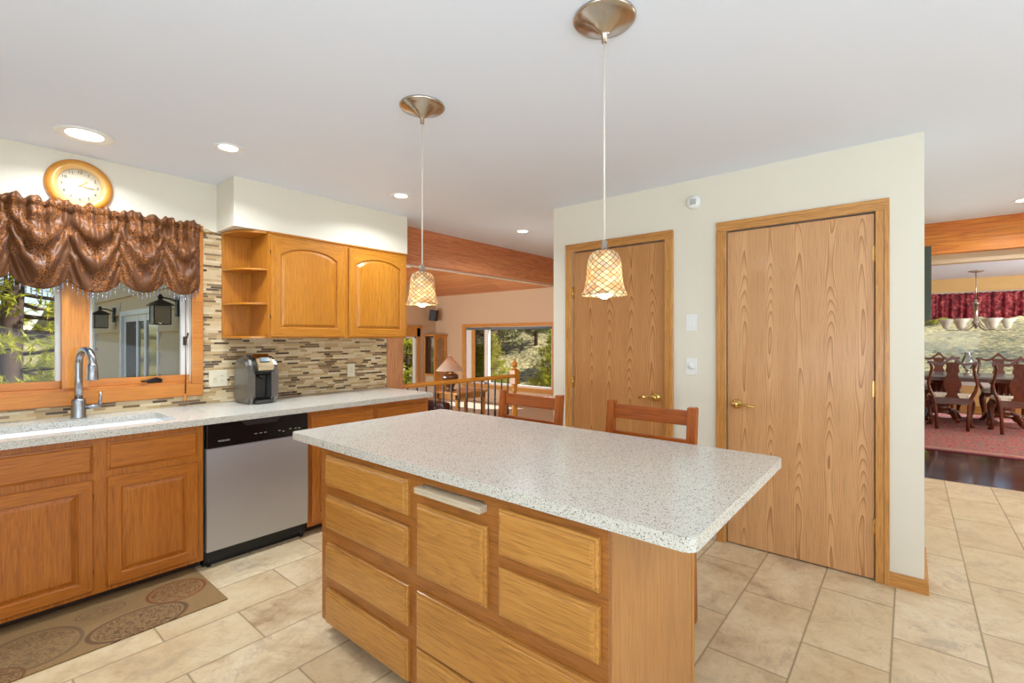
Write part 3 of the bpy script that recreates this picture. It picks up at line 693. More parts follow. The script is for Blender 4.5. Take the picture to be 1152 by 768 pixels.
t = thing('smoke_detector', 'round white smoke detector high on the cream wall between the two oak doors', 'smoke detector', (3.325, 1.14, 2.282))
a = MB(); a.lathe([(.048, 0), (.048, -.012), (.042, -.026), (.030, -.032), (.012, -.033)], 32, (3.3245, 1.14, 2.282), 'x'); a.build('housing', WHITEP, t)
a = MB()
for i in range(7): a.box(3.2905, 1.12+i*.006, 2.262, 3.2925, 1.122+i*.006, 2.30)
a.build('vent_grille', PLATE, t)
def plate(name, label, cat, c, axis, w, h_, kind, mat):
    t = thing(name, label, cat, c)
    a = MB()
    if axis == 'x':
        a.box(c[0]-.006, c[1]-w/2, c[2]-h_/2, c[0]-.0003, c[1]+w/2, c[2]+h_/2, .002); a.build('cover_plate', mat, t)
        b = MB()
        if kind == 'rocker': b.box(c[0]-.010, c[1]-.016, c[2]-.032, c[0]-.006, c[1]+.016, c[2]+.032, .0015); b.build('rocker', mat, t)
        else: b.lathe([(.020, 0), (.018, -.016), (.002, -.017)], 20, (c[0]-.006, c[1], c[2]), 'x'); b.build('dial', mat, t)
    else:
        a.box(c[0]-w/2, c[1]-.006, c[2]-h_/2, c[0]+w/2, c[1]-.0003, c[2]+h_/2, .002); a.build('cover_plate', mat, t)
        for dx in ((-.023, .023) if w > .1 else (0,)):
            b = MB()
            b.box(c[0]+dx-.016, c[1]-.008, c[2]-.033, c[0]+dx+.016, c[1]-.006, c[2]+.033, .001); f_ = b.build('socket_face', mat, t)
            if kind == 'switch' and dx < 0: b = MB(); b.box(c[0]+dx-.005, c[1]-.016, c[2]-.004, c[0]+dx+.005, c[1]-.008, c[2]+.012, .001); b.build('toggle', mat, f_)
            else:
                for dz in (-.017, .017):
                    for ex in (-.006, .006): b = MB(); b.box(c[0]+dx+ex-.001, c[1]-.0088, c[2]+dz-.005, c[0]+dx+ex+.001, c[1]-.008, c[2]+dz+.005); b.build('slot', DARKSLOT, f_)
    return t
plate('light_switch', 'white rocker light switch, upper of the two wall plates between the oak doors', 'light switch', (3.325, 1.158, 1.455), 'x', .072, .115, 'rocker', WHITEP)
plate('dimmer_switch', 'white round-dial dimmer, lower of the two wall plates between the oak doors', 'dimmer switch', (3.325, 1.158, 1.153), 'x', .072, .115, 'dial', WHITEP)
plate('wall_outlet', 'ivory double-width switch and outlet plate on the mosaic tile beside the coffee maker', 'outlet', (1.262, 3.789, 1.062), 'y', .118, .115, 'switch', IVORY)
plate('wall_outlet', 'ivory single outlet on the mosaic tile under the right wall cabinet door', 'outlet', (2.316, 3.789, 1.067), 'y', .072, .115, 'outlet', IVORY)

# clock
cx, cz = .525, 2.252
t = thing('wall_clock', 'round wall clock with orange wood rim and cream dial above the brown valance', 'clock', (cx, 3.80, cz))
a = MB(); a.lathe([(.150, -.001), (.155, -.010), (.150, -.024), (.134, -.036), (.112, -.038), (.100, -.030), (.098, -.016), (.098, -.001)], 56, (cx, 3.80, cz), 'y', cap=False); a.build('rim', CLOCKF, t)
a = MB(); a.lathe([(.0985, -.001), (.0985, -.016), (.001, -.016)], 48, (cx, 3.80, cz), 'y'); a.build('dial', CLOCKFACE, t)
for i in range(12):
    ang = math.radians(30*(i+1)); px_, pz_ = cx+.080*math.sin(ang), cz+.080*math.cos(ang)
    text_mesh('numeral', str(i+1), .024, INK, t, frame_mtx((px_, 3.783, pz_), (1, 0, 0), (0, -1, 0)), .0004)
for nm, ang, ln, wd in (('hour_hand', 47, .048, .006), ('minute_hand', 96, .072, .004)):
    a = MB(); r_ = math.radians(ang); d_ = Vector((math.sin(r_), 0, math.cos(r_))); p_ = Vector((d_.z, 0, -d_.x)); o_ = Vector((cx, 3.780, cz))
    vs_ = [o_-d_*.010-p_*wd*.3, o_-d_*.010+p_*wd*.3, o_+d_*ln*.7+p_*wd*.6, o_+d_*ln, o_+d_*ln*.7-p_*wd*.6]
    v0 = [a.bm.verts.new(q) for q in vs_]; v1 = [a.bm.verts.new(q+Vector((0, -.0012, 0))) for q in vs_]
    a.face(v0[::-1]); a.face(v1)
    for i in range(5): a.face([v0[i], v0[(i+1) % 5], v1[(i+1) % 5], v1[i]])
    a.build(nm, BRASS, t)

# ------------------------------------------------------------------ valance
def valance_kitchen():
    X0, X1 = -.70, 1.137; zt, zrod = 2.135, 2.085
    edges = [-.70, -.47, -.235, .0, .236, .467, .705, .93, 1.137]
    t = thing('window_valance', 'brown satin swagged valance with bead fringe over the sink window', 'valance', (.22, 3.74, 2.09))
    def loc(x):
        for i in range(len(edges)-1):
            if x <= edges[i+1] or i == len(edges)-2: return i, (x-edges[i])/(edges[i+1]-edges[i])
    def zb(x):
        i, s = loc(x); return 1.705-.075*(1-(2*s-1)**2)**.8 - .012*math.sin(i*1.7)
    def fn(u, v):
        x = X0+(X1-X0)*u; i, s = loc(x); par = 1-(2*s-1)**2; edge = 1-par
        gather = .010*math.sin(x*95+math.sin(x*13)*2)+.006*math.sin(x*171+1)
        if v < .12:
            q = v/.12; z = zt+(.012*math.sin(x*60+1.3*math.sin(x*21))+.006*math.sin(x*150))*(1-q)-q*(zt-zrod)
            y = 3.735+gather*(1.4-.2*q)-.012*math.sin(PI*q)
        else:
            q = (v-.12)/.88; z0 = zrod; z1 = zb(x); z = z0+(z1-z0)*q
            fold = math.sin(2*PI*(q*3.9 - 1.5*par*(.4+.9*q) + .33*i)); fold = math.copysign(abs(fold)**.7, fold)
            y = 3.735+gather*(1-q)**1.3*1.5 - .060*par*math.sin(PI*min(1, q*.86+.04))*(.75+.25*math.sin(i*2.1)) + .034*fold*(.25+.75*par)*min(1, q*3)*(1.15-q) + .014*edge
            z += .010*fold*par*q*(1-q)*2
            y += .006*mnoise.noise(Vector((x*14, q*7, i)))
        return (x, min(y, 3.766), z)
    a = MB(); a.grid(fn, 300, 60); o = a.build('drape', SATIN, t)
    so = o.modifiers.new('s', 'SOLIDIFY'); so.thickness = .002
    a = MB(); a.tube([(X0-.05, 3.752, 2.09), (X1+.01, 3.752, 2.09)], .005, 8); rd = a.build('curtain_rod', BRASS, t)
    a = MB()
    pts = [(X1+.01, 3.752, 2.09)]+[(X1+.015+.055*k_/10, 3.752+.0*k_, 2.09+.012*math.sin(k_/10*PI)) for k_ in range(11)]
    a.tube(pts+[(p[0], p[1]-.004, 4.18-p[2]) for p in pts[::-1]]+[(X1+.04, 3.75, 2.085), (X1+.07, 3.75, 2.092), (X1+.1, 3.75, 2.088)], .0022, 6); a.build('finial', BRASS, t)
    rnd = random.Random(5); x = -.05; k_ = 0
    while x < X1:
        z = zb(x); y = fn((x-X0)/(X1-X0), 1)[1]; L = (.030, .022)[k_ % 2]
        b = MB(); b.tube([(x, y, z+.004), (x, y, z-L)], .0008, 5); b.lathe([(.0015, .007), (.0042, .002), (.0042, -.003), (.0012, -.008)], 8, (x, y, z-L*.4)); b.lathe([(.001, .006), (.005, 0), (.0015, -.010), (.0035, -.014), (.001, -.017)], 8, (x, y, z-L))
        b.build('bead_drop', CRYSTAL, t); x += .0215; k_ += 1
valance_kitchen()
t = thing('blind_cord', 'brown pull cord with a wooden tassel hanging at the right side of the sink window', 'cord', (1.055, 3.765, .925))
a = MB(); a.tube([(1.055, 3.765, 1.70), (1.058, 3.765, 1.35), (1.055, 3.765, .97)], .0022, 6); a.tube([(1.062, 3.765, 1.70), (1.066, 3.765, 1.30), (1.058, 3.765, .965)], .0018, 6); a.build('cord', plain('cord_brown', (120, 60, 30), .7), t)
a = MB(); a.lathe([(.003, .972), (.008, .965), (.007, .95), (.012, .934), (.010, .925), (.002, .923)], 14, (1.056, 3.765, 0)); a.build('tassel', FRAMEW['z'], t)

# ================================================================== SINK RUN
def base_cabinet(name, label, x0, x1, cols, toe=True):
    t = thing(name, label, 'cabinet', ((x0+x1)/2, 3.45, 0))
    a = MB()
    for b in ((x0, 3.18, .055, x0+.018, 3.788, .849), (x1-.018, 3.18, .055, x1, 3.788, .849), (x0+.018, 3.18, .055, x1-.018, 3.788, .075), (x0+.018, 3.77, .075, x1-.018, 3.788, .60)): a.box(*b)
    a.build('body', OAKS['z'], t)
    a = MB()
    xs = sorted({x0, x1} | set(c for cc in cols for c in cc))
    a.box(x0, 3.160, .055, x1, 3.18, .085); a.box(x0, 3.160, .80, x1, 3.18, .849)
    a.box(x0, 3.160, .63, x1, 3.18, .68)
    prev = x0
    for ca, cb in cols:
        a.box(prev, 3.1595, .055, ca+.012, 3.18, .849); prev = cb-.012
    a.box(prev, 3.1595, .055, x1, 3.18, .849)
    a.build('face_frame', OAKS['z'], t)
    a = MB(); a.box(x0, 3.235, 0, x1, 3.30, .055); a.build('toe_kick', plain('toe_kick_brown', (60, 34, 18), .6), t)
    for ca, cb in cols:
        w_ = cb-ca
        d = MB(); drawer_front(d, w_, .815-.672, frame_mtx((ca, 3.1594, .672), (1, 0, 0), (0, -1, 0)), .018, .014); d.build('drawer', OAKS['x'], t)
        d = MB(); panel_door(d, w_, .637-.078, frame_mtx((ca, 3.1594, .078), (1, 0, 0), (0, -1, 0)), .018, .058); dd = d.build('door', [OAKS['z'], OAKS['x']], t)
        for z_ in (.17, .55):
            hx = cb+.0015; q = MB(); q.tube([(hx, 3.153, z_-.012), (hx, 3.153, z_+.012)], .0022, 6); q.build('hinge', IRON, dd)
    return t
base_cabinet('base_cabinet', 'oak sink cabinet with raised-panel doors left of the dishwasher', -.90, .975, [(-.86, -.47), (-.06-.30, .028), (.075, .486), (.541, .946)])
base_cabinet('base_cabinet', 'oak base cabinet with two drawer fronts between the dishwasher and the wood post', 1.598, 2.662, [(1.627, 2.122), (2.162, 2.635)])
# dishwasher
t = thing('dishwasher', 'stainless dishwasher with black control panel between the oak base cabinets', 'dishwasher', (1.286, 3.45, 0))
a = MB(); a.box(.982, 3.17, .03, 1.593, 3.78, .845); a.build('tub', BLACK, t)
def curved_front(x0, x1, z0, z1, y, bow, mat, name, parent, nv=10):
    a = MB()
    f_ = lambda u, v: (x0+(x1-x0)*u, y-bow*math.sin(PI*v)**.6*1.0, z0+(z1-z0)*v)
    a.grid(f_, 8, nv); 
    # sides and back
    rim = [(x0, z) for z in ()]
    a.box(x0, y+.0005, z0, x1, y+.028, z1)
    return a.build(name, mat, parent)
curved_front(.986, 1.590, .098, .700, 3.137, .006, STEEL, 'door', t, 14)
a = MB(); a.box(.985, 3.131, .704, 1.590, 3.168, .846, .004); cp = a.build('control_panel', BLACKGLOSS, t)
a = MB(); a.prism([(1.17, .842), (1.41, .842), (1.38, .812), (1.20, .812)], 'y', 3.1295, 3.135); a.build('handle_recess', plain('handle_recess_black', (34, 32, 32), .35), cp)
a = MB(); a.box(.985, 3.195, 0, 1.590, 3.25, .096); a.build('toe_kick', BLACK, t)
for x_ in (1.01, 1.565):
    a = MB(); a.tube([(x_, 3.18, .0), (x_, 3.18, .05)], .012, 8); a.build('levelling_foot', BLACK, t)
text_mesh('lettering', 'FRIGIDAIRE', .0125, LEGEND, cp, frame_mtx((1.075, 3.1302, .740), (1, 0, 0), (0, -1, 0)), .0004)
a = MB()
for x_, z_ in ((1.255, .752), (1.285, .752), (1.312, .752), (1.40, .75), (1.425, .742), (1.47, .752), (1.505, .75), (1.53, .748)):
    a = MB(); a.box(x_-.007, 3.1300, z_, x_+.007, 3.1308, z_+.003); a.build('button_mark', LEGEND, cp)

# countertop with sink cut-out
SX0, SX1, SY0, SY1 = -.10, .86, 3.20, 3.60
ct = MB()
for b in ((-2.0, 3.105, .850, SX0, 3.7885, .886), (SX1, 3.105, .850, 2.672, 3.7885, .886), (SX0, 3.105, .850, SX1, SY0, .886), (SX0, SY1, .850, SX1, 3.7885, .886)): ct.box(*b)
bmesh.ops.remove_doubles(ct.bm, verts=ct.bm.verts, dist=1e-5)
tag(ct.build('countertop', COUNTER, origin=(.3, 3.45, .85)), 'speckled grey stone countertop along the tiled sink wall', 'countertop')
t = thing('kitchen_sink', 'white undermount sink basin in the grey counter below the window', 'sink', (.38, 3.4, .66))
a = MB()
a.rings([[(SX0-.0, SY0, .8495), (SX1, SY0, .8495), (SX1, SY1, .8495), (SX0, SY1, .8495)], [(SX0+.012, SY0+.012, .80), (SX1-.012, SY0+.012, .80), (SX1-.012, SY1-.012, .80), (SX0+.012, SY1-.012, .80)], [(SX0+.03, SY0+.03, .68), (SX1-.03, SY0+.03, .68), (SX1-.03, SY1-.03, .68), (SX0+.03, SY1-.03, .68)]], back=False)
a.build('basin', PORCELAIN, t)
a = MB(); a.lathe([(.045, .681), (.04, .684), (.02, .682), (.001, .682)], 24, (.38, 3.42, 0)); a.build('drain', FAUCETM, t)
# faucet
fx, fy = .507, 3.695
t = thing('kitchen_faucet', 'brushed steel gooseneck faucet standing behind the sink', 'faucet', (fx, fy, .886))
a = MB(); a.lathe([(.037, .8865), (.038, .892), (.034, .900), (.0335, .985), (.031, .997), (.014, 1.0)], 28, (fx, fy, 0)); a.build('base', FAUCETM, t)
pts = [(fx, fy, .99), (fx, fy, 1.10), (fx, fy, 1.20)]
ra = .082; dvx, dvy = .22, -.975
for k_ in range(1, 13):
    a_ = PI*k_/12; q_ = ra-ra*math.cos(a_); pts.append((fx+dvx*q_, fy+dvy*q_, 1.205+ra*math.sin(a_)*.95))
pts.append((fx+dvx*2*ra, fy+dvy*2*ra, 1.185))
a = MB(); a.tube(pts, .0185, 16); a.build('spout', FAUCETM, t)
a = MB(); a.lathe([(.019, 1.205), (.024, 1.195), (.026, 1.15), (.028, 1.118), (.029, 1.112), (.018, 1.110)], 20, (fx+dvx*2*ra, fy+dvy*2*ra, 0)); a.build('spray_head', FAUCETM, t)
a = MB(); a.tube([(fx+.03, fy, .945), (fx+.095, fy-.005, .949)], [.013, .012], 14); a.tube([(fx+.092, fy-.005, .945), (fx+.096, fy-.004, .99), (fx+.098, fy-.002, 1.03)], [.009, .008, .0075], 12); a.build('handle', FAUCETM, t)

# coffee maker
def coffee_maker():
    ang = math.radians(2)
    t = thing('coffee_maker', 'silver and charcoal single-cup coffee maker on the counter beside the outlet', 'coffee maker', (1.452, 3.606, .8862), ang, local=True)
    # local: x right, y back(+), z up ; front at y=-.12
    W_ = .106
    def shell(sg):
        m = MB(); prof = []
        # side column, rounded top, seen as silver pod
        xs0, xs1 = (sg*.056, sg*W_)
        poly = [(-.10, 0), (.12, 0), (.125, .06), (.12, .27), (.09, .315), (.03, .335), (-.03, .332), (-.075, .312), (-.098, .275), (-.104, .2), (-.104, .05)]
        m.prism(poly, 'x', min(xs0, xs1), max(xs0, xs1), .016); return m
    a = shell(-1); a.build('water_tank', SILVERP, t)
    a = shell(1); a.build('housing', SILVERP, t)
    a = MB(); a.box(-.054, -.02, .03, .054, .12, .325, .006); a.build('brew_column', DARKP, t)
    a = MB(); a.prism([(.02, .205), (-.075, .205), (-.125, .228), (-.135, .262), (-.105, .312), (-.04, .342), (.06, .342), (.06, .205)], 'x', -.060, .060, .012); hd = a.build('brew_head', DARKP, t)
    a = MB(); a.prism([(-.136, .238), (-.147, .262), (-.114, .320), (-.045, .350), (-.03, .346), (-.10, .30)], 'x', -.056, .056, .004); fc = a.build('handle_ring', mat_steel('chrome_ring', (206, 186, 150), .15, 2), t)
    nrm = Vector((0, -.87, .5)).normalized()
    a = MB(); a.box(-.032, -.002, -.018, .032, .004, .018, .003, Matrix.Translation((0, -.124, .312)) @ Matrix.Rotation(math.radians(-35), 4, 'X')); a.build('display', plain('display_grey', (104, 112, 118), .15), t)
    a = MB(); a.lathe([(.03, .2), (.028, .185), (.012, .18), (.011, .172)], 18, (0, -.07, 0)); a.build('nozzle', BLACK, t)
    a = MB(); a.box(-.06, -.128, 0, .06, -.01, .028, .008); a.build('drip_tray', DARKP, t)
    a = MB(); a.box(-.054, -.123, .028, .054, -.015, .031, .001); a.build('drip_grate', plain('grate_black', (24, 24, 24), .3, .5), t)
coffee_maker()

# ------------------------------------------------------------------ wall cabinets
t = thing('wall_cabinet', 'oak wall cabinet with two arched doors and open corner shelves under the soffit', 'cabinet', (2.05, 3.65, 1.35))
zb_, zt_ = 1.347, 2.104
a = MB(); a.box(1.475, 3.488, zb_, 2.672, 3.788, zt_); a.build('body', OAK['z'], t)
a = MB()
a.box(1.472, 3.472, zb_, 1.500, 3.488, zt_); a.box(2.050, 3.472, zb_, 2.108, 3.488, zt_); a.box(2.655, 3.472, zb_, 2.672, 3.488, zt_)
a.box(1.472, 3.4725, zb_, 2.672, 3.488, zb_+.022); a.box(1.472, 3.4725, zt_-.025, 2.672, 3.488, zt_); a.box(1.472, 3.462, zt_-.012, 2.675, 3.488, zt_, .003)
a.build('face_frame', OAK['z'], t)
for xa, xb in ((1.490, 2.060), (2.098, 2.665)):
    d = MB(); panel_door(d, xb-xa, zt_-.030-(zb_+.012), frame_mtx((xa, 3.4718, zb_+.012), (1, 0, 0), (0, -1, 0)), .018, .066, .058); dd = d.build('door', [OAK['z'], OAK['x']], t)
    if xa < 2:
        for z_ in (1.50, 1.96):
            q = MB(); q.tube([(xa-.003, 3.463, z_-.012), (xa-.003, 3.463, z_+.012)], .0025, 6); q.build('hinge', IRON, dd)
# open end shelves: quarter rounds
a = MB(); a.box(1.285, 3.772, zb_, 1.475, 3.788, zt_); a.build('shelf_back', OAK['z'], t)
def quarter(z0, z1, r=.19, ry=.29, lip=False):
    pts = [(1.475, 3.772), (1.475, 3.488)]
    n = 14
    cxx, cyy = 1.475, 3.772
    pts = [(cxx, cyy)]+[(cxx-r*math.sin(PI/2*k_/n)**1.0, cyy-ry*math.cos(PI/2*k_/n)**.8 if k_ < n else cyy) for k_ in range(n+1)]
    m = MB(); m.prism(pts, 'z', z0, z1, .002); return m
for z0, z1 in ((zb_, zb_+.016), (1.585, 1.598), (1.826, 1.839), (zt_-.018, zt_)): quarter(z0, z1).build('shelf', OAK['x'], t)

# ------------------------------------------------------------------ ISLAND
t = thing('island_cabinet', 'oak kitchen island cabinet with drawer fronts under the speckled island top', 'kitchen island', (1.46, 1.33, 0))
a = MB(); a.box(1.155, .637, .05, 1.76, 2.085, .849); a.build('body', OAKI['z'], t)
a = MB()
xf = 1.135
a.box(xf, .615, .05, xf+.02, .665, .849); a.box(xf, .965, .46, xf+.02, 1.065, .849); a.box(xf, 1.375, .05, xf+.02, 1.47, .849); a.box(xf, 2.05, .05, xf+.02, 2.10, .849)
for z0, z1 in ((.05, .07), (.205, .225), (.41, .485)): a.box(xf+.0005, .63, z0, xf+.02, 1.40, z1)
a.box(xf+.0005, .62, .815, xf+.02, 2.09, .849); a.box(xf+.0005, .64, .625, xf+.02, 1.0, .675); a.box(xf+.0005, 1.03, .735, xf+.02, 1.40, .785)
for z0, z1 in ((.05, .07), (.20, .27), (.41, .495), (.625, .69)): a.box(xf+.0005, 1.44, z0, xf+.02, 2.08, z1)
a.build('face_frame', OAKIF, t)
def idrawer(ya, yb, z0, z1, nm='drawer'):
    d = MB(); drawer_front(d, yb-ya, z1-z0, frame_mtx((xf-.0002, yb, z0), (0, -1, 0), (-1, 0, 0)), .026, .020); return d.build(nm, OAKI['y'], t)
for z0, z1 in ((.682, .818), (.487, .638), (.266, .420), (.058, .212)): idrawer(1.446, 2.036, z0, z1)
idrawer(1.043, 1.392, .480, .742)
idrawer(.636, 1.394, .215, .419); idrawer(.636, 1.394, .058, .206)
idrawer(.636, .992, .669, .816); idrawer(.636, .992, .478, .630)
a = MB(); a.box(1.100, 1.054, .785, 1.20, 1.385, .808, .003); a.build('cutting_board', WHITEWOOD, t, label='pale pull-out cutting board')
a = MB(); a.box(1.1555, .615, .05, 1.785, .6365, .849); a.build('end_panel', PANEL, t)
a = MB(); a.box(1.765, .612, .0, 1.79, .640, .849, .002); a.box(1.765, 2.06, 0, 1.79, 2.10, .849, .002); a.box(1.761, .64, .05, 1.775, 2.06, .849); a.build('back_panel', OAKI['z'], t)
a = MB(); a.box(1.21, .70, 0, 1.76, 2.00, .0495); a.build('toe_kick', plain('toe_kick_dark', (70, 44, 26), .6), t)
def island_top():
    # rounded-corner slab
    x0, x1, ya, yb = 1.108, 2.098, .380, 2.352; r = .022; pts = []
    for cx_, cy_, a0 in ((x1-r, yb-r, 0), (x0+r, yb-r, 90), (x0+r, ya+r, 180), (x1-r, ya+r, 270)):
        for k_ in range(6):
            an = math.radians(a0+90*k_/5); pts.append((cx_+r*math.cos(an), cy_+r*math.sin(an)))
    m = MB(); m.prism(pts, 'z', .850, .886, .003)
    return tag(m.build('island_countertop', COUNTER, origin=(1.6, 1.37, .85)), 'speckled stone island top under the two pendant lights', 'countertop')
island_top()

# ------------------------------------------------------------------ counter stools
def stool():
    t = thing('counter_stool', '', 'stool', (0, 0, 0), 0, 'counter stools at the island', local=True)
    # local: back at x=0, seat toward -x ; width along y .47
    w_ = .235
    for sg in (-1, 1):
        a = MB()
        # rear post: straight then leaning back (+x)
        pts = [(-.03, 0), (.012, 0), (-.02, .60), (.025, 1.018), (-.018, 1.018), (-.06, .60)]
        a.prism(pts, 'y', sg*w_-(.042 if sg > 0 else 0), sg*w_+(.042 if sg < 0 else 0), .004); a.build('rear_post', CHERRY['z'], t)
        a = MB(); a.box(-.42, sg*w_-.04 if sg > 0 else sg*w_, 0, -.38, sg*w_ if sg > 0 else sg*w_+.04, .60, .003); a.build('leg', CHERRY['z'], t)
        a = MB(); a.box(-.40, sg*.215-.01, .20, -.03, sg*.215+.01, .235, .003); a.build('stretcher', CHERRY['x'], t)
    for z0, z1, xx in ((.928, 1.000, .010), (.815, .862, -.002), (.700, .745, -.018)):
        a = MB(); a.box(xx-.018, -w_+.04, z0, xx+.006, w_-.04, z1, .004); a.build('back_rail', CHERRY['y'], t)
    a = MB(); a.box(-.44, -.235, .60, -.025, .235, .635, .012); a.build('seat', CHERRY['y'], t)
    a = MB(); a.box(-.41, -.21, .16, -.385, .21, .20, .003); a.box(-.03, -.21, .26, -.01, .21, .29, .003); a.build('foot_rail', CHERRY['y'], t)
    return t
s1 = stool(); s1['label'] = 'reddish wooden counter stool behind the island, in front of the far pantry door'; s1.location = (2.30, 1.010, 0)
s2 = copy_tree(s1); s2['label'] = 'reddish wooden counter stool behind the island, nearer the stair railing'; s2.location = (2.30, 1.775, 0)

# ------------------------------------------------------------------ kitchen rug
a = MB(); a.box(-.95, 2.70, .0003, .946, 3.228, .008, .003); tag(a.build('kitchen_rug', RUNNER), 'beige and brown scroll-pattern rug on the tiles before the sink cabinet', 'rug')

# ================================================================== stair railing
t = thing('stair_railing', 'oak railing with dark iron balusters ending in a turned newel post', 'railing', (3.8, 3.86, 0))
a = MB(); a.prism([(3.812, .850), (3.888, .850), (3.893, .866), (3.884, .884), (3.862, .892), (3.838, .892), (3.816, .884), (3.807, .866)], 'x', 2.88, 4.66, 0); a.build('handrail', OAK['x'], t)
a = MB(); a.box(2.88, 3.80, .0, 4.75, 3.90, .03, .003); a.build('base_rail', OAK['x'], t)
for i, x in enumerate([2.98+.119*k for k in range(15)]):
    a = MB(); tw = .30 if i % 2 == 0 else .0
    n = 44; sq = []
    for k in range(n+1):
        z = .03+.82*k/n; tws = 0
        if .22 < z < .66: tws = (z-.22)*28 if i % 2 == 0 else ((z-.22)*28 if z < .36 or z > .52 else (.14*28))
        rr = .0075*1.414
        if i % 2 == 1 and .38 < z < .50: rr *= 1+.9*math.sin((z-.38)/.12*PI)
        sq.append([(x+rr*math.cos(tws+PI/4+PI/2*q), 3.85+rr*math.sin(tws+PI/4+PI/2*q), z) for q in range(4)])
    a.rings(sq); a.build('baluster', IRON, t)
a = MB(); nx, ny = 4.66, 3.85
a.box(nx-.045, ny-.045, .0, nx+.045, ny+.045, .22, .003); a.box(nx-.045, ny-.045, .765, nx+.045, ny+.045, .945, .005)
a.lathe([(.04, .22), (.043, .235), (.028, .26), (.034, .30), (.039, .40), (.036, .50), (.026, .62), (.024, .66), (.036, .68), (.026, .70), (.036, .73), (.041, .765)], 24, (nx, ny, 0))
a.lathe([(.04, .945), (.043, .955), (.022, .965), (.020, .975), (.030, .985), (.040, 1.01), (.036, 1.035), (.020, 1.05), (.012, 1.056), (.014, 1.065), (.010, 1.08), (.002, 1.086)], 24, (nx, ny, 0))
a.build('newel_post', OAK['z'], t)

# ================================================================== living room things
t = thing('side_table', 'small wooden side table under the lamp beyond the stair railing', 'side table', (4.95, 5.10, -.18))
a = MB(); a.box(4.62, 4.86, .545, 5.28, 5.36, .575, .005); a.build('tabletop', TRIM['x'], t)
a = MB(); a.box(4.66, 4.90, .47, 5.24, 5.32, .545); a.build('apron', TRIM['x'], t)
a = MB(); a.box(4.68, 4.92, .02, 5.22, 5.30, .04); a.build('shelf', TRIM['x'], t)
for x in (4.66, 5.20):
    for y in (4.90, 5.28): a = MB(); a.box(x, y, -.18, x+.04, y+.04, .545, .004); a.build('leg', TRIM['z'], t)
t = thing('table_lamp', 'table lamp with pale cone shade and brown urn base beyond the railing', 'lamp', (4.79, 5.19, .575))
a = MB(); a.lathe([(.085, .5755), (.088, .585), (.06, .60), (.055, .62), (.075, .66), (.11, .72), (.128, .77), (.12, .81), (.075, .84), (.05, .845), (.055, .86), (.02, .862)], 32, (4.79, 5.19, 0)); a.build('base', plain('glazed_urn', (104, 66, 36), .18, .1, .9, 16, coat=.6), t)
a = MB(); a.tube([(4.79, 5.19, .86), (4.79, 5.19, 1.085)], .006, 8); a.lathe([(.004, 1.08), (.012, 1.092), (.004, 1.108)], 10, (4.79, 5.19, 0)); a.build('stem', BRASS, t)
a = MB(); a.lathe([(.205, .870), (.02, 1.078), (.018, 1.076), (.202, .869)], 40, (4.79, 5.19, 0), cap=False); a.build('lamp_shade', LAMPSHADE, t)
a = MB(); a.lathe([(.004, .90), (.028, .92), (.03, .95), (.015, .985), (.002, .99)], 14, (4.79, 5.19, 0)); a.build('bulb', mat_emit('lamp_bulb', (1, .5, .2, 1), 9), t)
# armchair with pillow and throw
t = thing('armchair', 'brown leather armchair partly hidden behind the railing by the lamp', 'armchair', (4.30, 5.35, -.18))
a = MB(); a.box(3.92, 5.0, -.06, 4.52, 5.72, .24, .04); a.build('seat', LEATHER, t)
a = MB(); a.box(3.90, 5.62, .10, 4.54, 5.86, .63, .07); a.build('backrest', LEATHER, t)
for x in (3.80, 4.50): a = MB(); a.box(x, 5.0, -.06, x+.14, 5.84, .44, .05); a.build('armrest', LEATHER, t)
for x in (3.86, 4.54):
    for y in (5.06, 5.74): a = MB(); a.box(x, y, -.18, x+.05, y+.05, -.05); a.build('foot', MAHOG['z'], t)
a = MB(); a.box(-.22, -.07, -.2, .22, .07, .2, .065, Matrix.Translation((4.265, 5.46, .47)) @ Matrix.Rotation(.2, 4, 'X'))
tag(a.build('throw_pillow', WHITEF, origin=(4.47, 5.5, .3)), 'white pillow propped on the brown armchair beside the lamp', 'pillow')
# china cabinet in the corner
t = thing('china_cabinet', 'oak display cabinet with glass doors in the living room corner', 'display cabinet', (8.17, 9.40, -.18))
X0, X1, Y0, Y1 = 7.97, 8.385, 9.20, 9.62
a = MB(); a.box(X0+.01, Y0+.01, -.18, X1, Y1, .42); a.box(X1-.02, Y0+.02, .42, X1, Y1, 1.40); a.box(X0+.02, Y1-.02, .42, X1, Y1, 1.40); a.build('body', TRIM['z'], t)
a = MB(); a.box(X0-.03, Y0-.03, 1.40, X1, Y1, 1.44, .006); a.box(X0-.02, Y0-.02, .40, X1, Y1, .435, .005); a.build('cornice', TRIM['x'], t)
a = MB()
for x, y in ((X0, Y0), (X1-.035, Y0), (X0, Y1-.035)): a.box(x, y, .435, x+.035, y+.035, 1.40)
a.build('corner_post', TRIM['z'], t)
d = MB(); 
W_, Hh = X1-X0-.07, .965; mt = frame_mtx((X0+.035, Y0+.004, .435), (1, 0, 0), (0, -1, 0)); Mn = 16
def aring(i, d_, arch): return rect_ring(W_, Hh, i, d_, arch, Mn)
d.rings([aring(0, -.018, 0), aring(0, 0, 0), aring(.045, 0, .07), aring(.045, -.018, .07), aring(0, -.018, 0)], None, mt, cap=False, back=False); dd = d.build('door', TRIM['z'], t)
g = MB(); g.box(X0+.07, Y0+.010, .47, X1-.07, Y0+.014, 1.34); g.build('door_glass', GLASS, dd)
g = MB(); g.box(X0+.012, Y0+.035, .435, X0+.016, Y1-.035, 1.38); g.build('side_glass', mat_glass('cabinet_side_glass', (.9, .95, .92, 1), 4), t)
for z in (.75, 1.07): g = MB(); g.box(X0+.025, Y0+.02, z, X1-.02, Y1-.02, z+.012); g.build('shelf', TRIM['x'], t)
